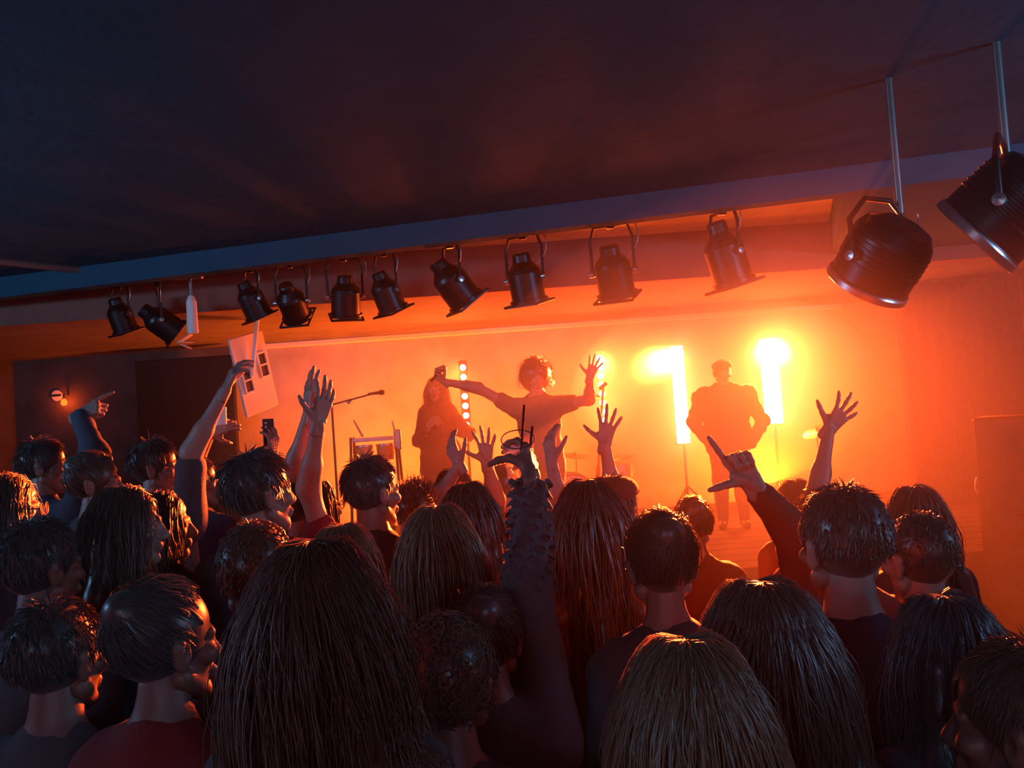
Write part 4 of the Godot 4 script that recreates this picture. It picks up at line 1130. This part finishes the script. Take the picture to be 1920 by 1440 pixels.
	P.append({"at": [1490, 897, 4.2], "sex": "f", "yaw": 8, "hair": "long", "length": 0.3, "tone": "chestnut", "top": "rust", "label": "hazy distant woman behind the forearm of the pointing hand"})
	P.append({"at": [1592, 946, 2.8], "sex": "m", "yaw": 8, "hair": "short", "length": 0.03, "tone": "brown", "top": "rust", "sleeve": 0.9, "label": "man thrusting a thumb-and-finger hand up, hidden behind the short-haired man",
		"arms": [{"s": -1.0, "wr": [1410, 906, 2.55], "el": [1492, 1003, 2.6], "f": [-0.52, 0.85, 0], "p": [-0.1, -0.05, -1], "hand": "ell"}]})
	P.append({"at": [1532, 912, 3.5], "sex": "f", "yaw": 10, "hair": "bun", "tone": "brown", "top": "rust", "sleeve": 0.2, "label": "woman hidden behind the short-haired man, spread fingers high against the haze",
		"arms": [{"s": 1.0, "wr": [1554, 806, 3.6], "el": [1531, 932, 3.5], "f": [0.62, 0.78, 0.05], "p": [-0.1, 0.1, 1], "hand": "splay"}]})
	P.append({"at": [1576, 904, 2.05], "sex": "m", "yaw": 10, "hair": "short", "length": 0.022, "tone": "brown", "top": "plum", "build": 1.1, "head": 1.1, "label": "short-haired man seen from behind, large head rimmed with light beside the spread-fingered hand"})
	P.append({"at": [1712, 908, 3.1], "sex": "f", "yaw": 14, "hair": "long", "length": 0.3, "tone": "brown", "top": "plum", "label": "hazy woman behind the person in a knitted hat, beyond the short-haired man"})
	P.append({"at": [1722, 962, 2.35], "sex": "m", "yaw": 14, "hair": "buzz", "length": 0.012, "tone": "brown", "top": "black", "label": "close-cropped man in dim red haze, first beyond the large rimmed head"})
	# nearest rows, seen from behind
	P.append({"skin": 3, "at": [474, 979, 2.0], "sex": "m", "yaw": -8, "hair": "buzz", "length": 0.012, "tone": "chestnut", "top": "black", "label": "close-cropped round head with a bright rim, right under the big thick-haired man"})
	P.append({"at": [640, 980, 2.55], "sex": "f", "yaw": -8, "hair": "long", "length": 0.32, "tone": "blond", "top": "black", "label": "woman with fair hair showing over the shoulder of the big curly long hair"})
	P.append({"at": [588, 1006, 1.46], "sex": "f", "yaw": -8, "turn": -6, "hair": "long", "length": 0.52, "tone": "auburn", "puff": 2.4, "top": "black", "head": 1.02, "label": "nearest woman with big loose wavy hair falling past her shoulders, edge glowing"})
	P.append({"skin": 3, "at": [296, 1085, 1.66], "sex": "f", "yaw": -20, "turn": -20, "hair": "bun", "tone": "black", "top": "red", "sleeve": 0.1, "label": "woman in a red top with a thick strap, low in the dark front corner", "strap": true})
	P.append({"skin": 3, "at": [96, 1118, 1.9], "sex": "m", "yaw": -18, "hair": "short", "length": 0.03, "tone": "black", "top": "black", "label": "man seen from behind in black, lowest in the dark front corner beside the red top"})
	P.append({"skin": 3, "at": [828, 1152, 1.72], "sex": "m", "yaw": -4, "hair": "curly", "puff": 0.5, "tone": "brown", "top": "black", "label": "low round head with cropped curls before the blond-haired woman"})
	P.append({"skin": 3, "at": [903, 1098, 2.02], "sex": "f", "yaw": 0, "hair": "bun", "tone": "black", "top": "black", "sleeve": 0.95, "key": "plastic_cup", "label": "woman in a ruffled black sleeve holding a plastic cup high",
		"arms": [{"s": 1.0, "wr": [995, 892, 2.16], "el": [990, 1106, 2.12], "f": [0.0, 0.55, 0.83], "p": [-0.82, 0.0, 0.57], "hand": "glass"}]})
	P.append({"at": [1424, 1083, 1.6], "sex": "f", "yaw": 8, "hair": "long", "length": 0.4, "tone": "brown", "top": "black", "head": 1.06, "label": "wide head with a centre parting rimmed in light, before the short-haired man"})
	P.append({"at": [1284, 1188, 1.25], "sex": "f", "yaw": 5, "hair": "long", "length": 0.35, "tone": "blond", "top": "black", "label": "fair-haired woman with a lit parting, lowest head at the front of the crowd"})
	P.append({"at": [1768, 1110, 1.75], "sex": "f", "yaw": 14, "hair": "long", "length": 0.34, "tone": "black", "top": "black", "label": "dark long-haired woman in the front corner under the close-cropped hazy man"})
	P.append({"skin": 3, "at": [1912, 1196, 1.35], "sex": "m", "yaw": 12, "turn": 35, "hair": "short", "length": 0.03, "tone": "brown", "top": "black", "label": "man at the front edge by the wall with a small lit patch on his brow"})
	for s in P:
		s.head = s.get("head", 1.0 if s.sex == "m" else 0.95)
		var o := person(s)
		if s.has("key"): who[s.key] = o
		if s.has("glasses"): glasses(o)
		if s.has("strap"): strap(o)
		if s.get("key", "") == "plastic_cup": ruffles(o)


var who := {}
func glasses(o: Node3D):
	var st := tool()
	for q in [-1.0, 1.0]:
		var ring := arc(Vector3(q * 0.033, 0.0, -0.106), Vector3(0.024, 0, 0), Vector3(0, 0.02, 0), 0, TAU, 16)
		tube(st, ring, 0.0022, 6, false)
		tube(st, [Vector3(q * 0.057, 0.004, -0.104), Vector3(q * 0.078, 0.008, -0.05), Vector3(q * 0.082, 0.004, 0.02)], 0.002, 6)
	tube(st, arc(Vector3(0, 0.0, -0.106), Vector3(0.01, 0, 0), Vector3(0, 0.006, -0.002), 0, PI, 6), 0.002, 6)
	var g := part("glasses", st, M.metal_black, o)
	g.transform = heads[o]
	for q in [-1.0, 1.0]:
		st = tool(); lathe(st, Transform3D(Basis(Vector3.RIGHT, -PI / 2).scaled(Vector3(1, 0.84, 1)), Vector3(q * 0.033, 0.0, -0.106)), [Vector2(0.0235, 0), Vector2(0, 0.002)], 16); part("lens", st, M.clear, g)

func strap(o: Node3D):
	var h: Transform3D = heads[o]
	var y := h.origin.y - 0.21
	var st := tool()
	var pts := []
	for k in 9:
		var t := float(k) / 8.0
		pts.append(Vector3(0.10, y - 0.16 + 0.165 * sin(t * PI), -0.13 + 0.26 * t))
	tube(st, pts, 0.011, 8); part("shoulder_strap", st, M.top_rust, o)

func ruffles(o: Node3D):  # frilled rings down the forearm of the sleeve
	var a: Vector3 = elbows[[o, 1.0]][0]
	var b: Vector3 = elbows[[o, 1.0]][1]
	var dir := (b - a).normalized()
	var bs := facing(dir)
	for k in 11:
		var c := a.lerp(b, 0.05 + 0.09 * k)
		var r := lerpf(0.058, 0.044, k / 10.0)
		var st := tool()
		var rows := []
		for j in 3:
			var ring := []
			for m in 37:
				var an := TAU * m / 36.0
				var rr: float = r * [0.72, 0.98, 1.12][j] + 0.004 * j * sin(an * 9.0 + k)
				ring.append(c + bs * Vector3(cos(an) * rr, [0.0, 0.004, -0.010][j] + 0.004 * j * sin(an * 7.0 + k * 2.0), sin(an) * rr))
			rows.append(ring)
		for j in 2:
			for m in 36: quad(st, rows[j][m], rows[j][m + 1], rows[j + 1][m + 1], rows[j + 1][m], dir)
		part("ruffle", st, M.top_black, o)

# ---------------------------------------------------------------- things held up
func handheld():
	# the singer's microphone
	var g: Transform3D = grips[[singer, 1.0]]
	var ax := g.basis.x if g.basis.x.y > 0.0 else -g.basis.x
	var st := tool(); mic(st, Transform3D(facing(ax), Vector3.ZERO))
	var o := thing("microphone", "handheld microphone in the fist of the curly-haired singer", "microphone", Transform3D(Basis(), g * Vector3(0, 0.082, 0.032)))
	part("shaft", st, M.metal_black, o)
	st = tool(); lathe(st, Transform3D(facing(ax), Vector3.ZERO), [Vector2(0.0265, 0.05), Vector2(0.0295, 0.065), Vector2(0.0255, 0.086), Vector2(0.014, 0.1), Vector2(0, 0.102)], 16); part("grille", st, M.steel, o)
	# clear plastic cup tipped towards the viewer, with two straws
	var rim := at(971, 823, 2.2)
	var axis := cam_dir([-0.05, 0.86, -0.50])
	var xf := Transform3D(facing(axis), rim - axis * 0.115)
	o = thing("plastic_cup", "clear plastic cup held high above the crowd in a ruffled black sleeve", "cup", xf)
	st = tool(); lathe(st, Transform3D(), [Vector2(0, 0), Vector2(0.029, 0), Vector2(0.031, 0.004), Vector2(0.041, 0.113)], 36); part("cup_wall", st, M.clear, o)
	st = tool(); tube(st, arc(Vector3(0, 0.114, 0), Vector3(0.0415, 0, 0), Vector3(0, 0, 0.0415), 0, TAU, 36), 0.0016, 6, false); part("rim", st, M.top_grey, o)
	st = tool(); lathe(st, Transform3D(), [Vector2(0, 0.004), Vector2(0.029, 0.004), Vector2(0.0355, 0.07), Vector2(0, 0.07)], 28); part("drink", st, M.drink, o)
	for q in [[0.014, 0.072, 0.008, 0.4], [-0.012, 0.074, -0.012, 1.1], [0.012, 0.078, -0.016, 2.0]]:
		st = tool(); rbox(st, Transform3D(Basis(Vector3(0.3, 1, 0.2).normalized(), q[3]), Vector3(q[0], q[1], q[2])), Vector3(0.02, 0.02, 0.02), 0.003); part("ice_cube", st, M.ice, o)
	for q in [[[983, 760, 2.16], [978, 834, 2.21], "long black straw standing in the clear plastic cup"], [[998, 800, 2.19], [994, 840, 2.21], "short black straw leaning on the rim of the clear plastic cup"]]:
		var a := px(q[0])
		var b := px(q[1])
		var e := b + (b - a).normalized() * 0.03
		st = tool(); tube(st, [a - e, Vector3.ZERO], 0.0034, 10)
		o = thing("straw", q[2], "straw", Transform3D(Basis(), e)); part("tube", st, M.metal_black, o)
	# white cup with a straw, farther off
	var c := at(414, 797, 4.72)
	o = thing("white_cup", "small white cup held up below the hanging board", "cup", Transform3D(Basis(Vector3.BACK, 0.06), c))
	st = tool(); lathe(st, Transform3D(), [Vector2(0, 0), Vector2(0.03, 0), Vector2(0.031, 0.003), Vector2(0.039, 0.092), Vector2(0.036, 0.092), Vector2(0.029, 0.006), Vector2(0, 0.006)], 28); part("cup_wall", st, M.white, o)
	o = thing("straw", "thin pale straw in the small white cup", "straw", Transform3D(Basis(), c + Vector3(0, 0.01, 0)))
	st = tool(); tube(st, [Vector3(0.01, 0.0, 0), Vector3(-0.035, 0.13, -0.01)], 0.003, 8); part("tube", st, M.white, o)
	# phone
	g = grips[[who.phone, -1.0]]
	o = thing("phone", "dark phone held upright behind the big thick-haired man", "phone", Transform3D(Basis(Vector3.UP, 0.9), g * Vector3(0, 0.12, 0.03)))
	st = tool(); rbox(st, Transform3D(), Vector3(0.07, 0.145, 0.009), 0.004); part("case", st, M.metal_black, o)
	st = tool(); rbox(st, Transform3D(Basis(), Vector3(0, 0, -0.0046)), Vector3(0.064, 0.137, 0.002), 0.001); part("screen", st, M.black, o)
	for q in [0.05, 0.03]:
		st = tool(); lathe(st, Transform3D(Basis(Vector3.RIGHT, PI / 2), Vector3(-0.02, q, 0.004)), [Vector2(0.007, 0), Vector2(0.0065, 0.002), Vector2(0, 0.002)], 14); part("camera_lens", st, M.steel, o)
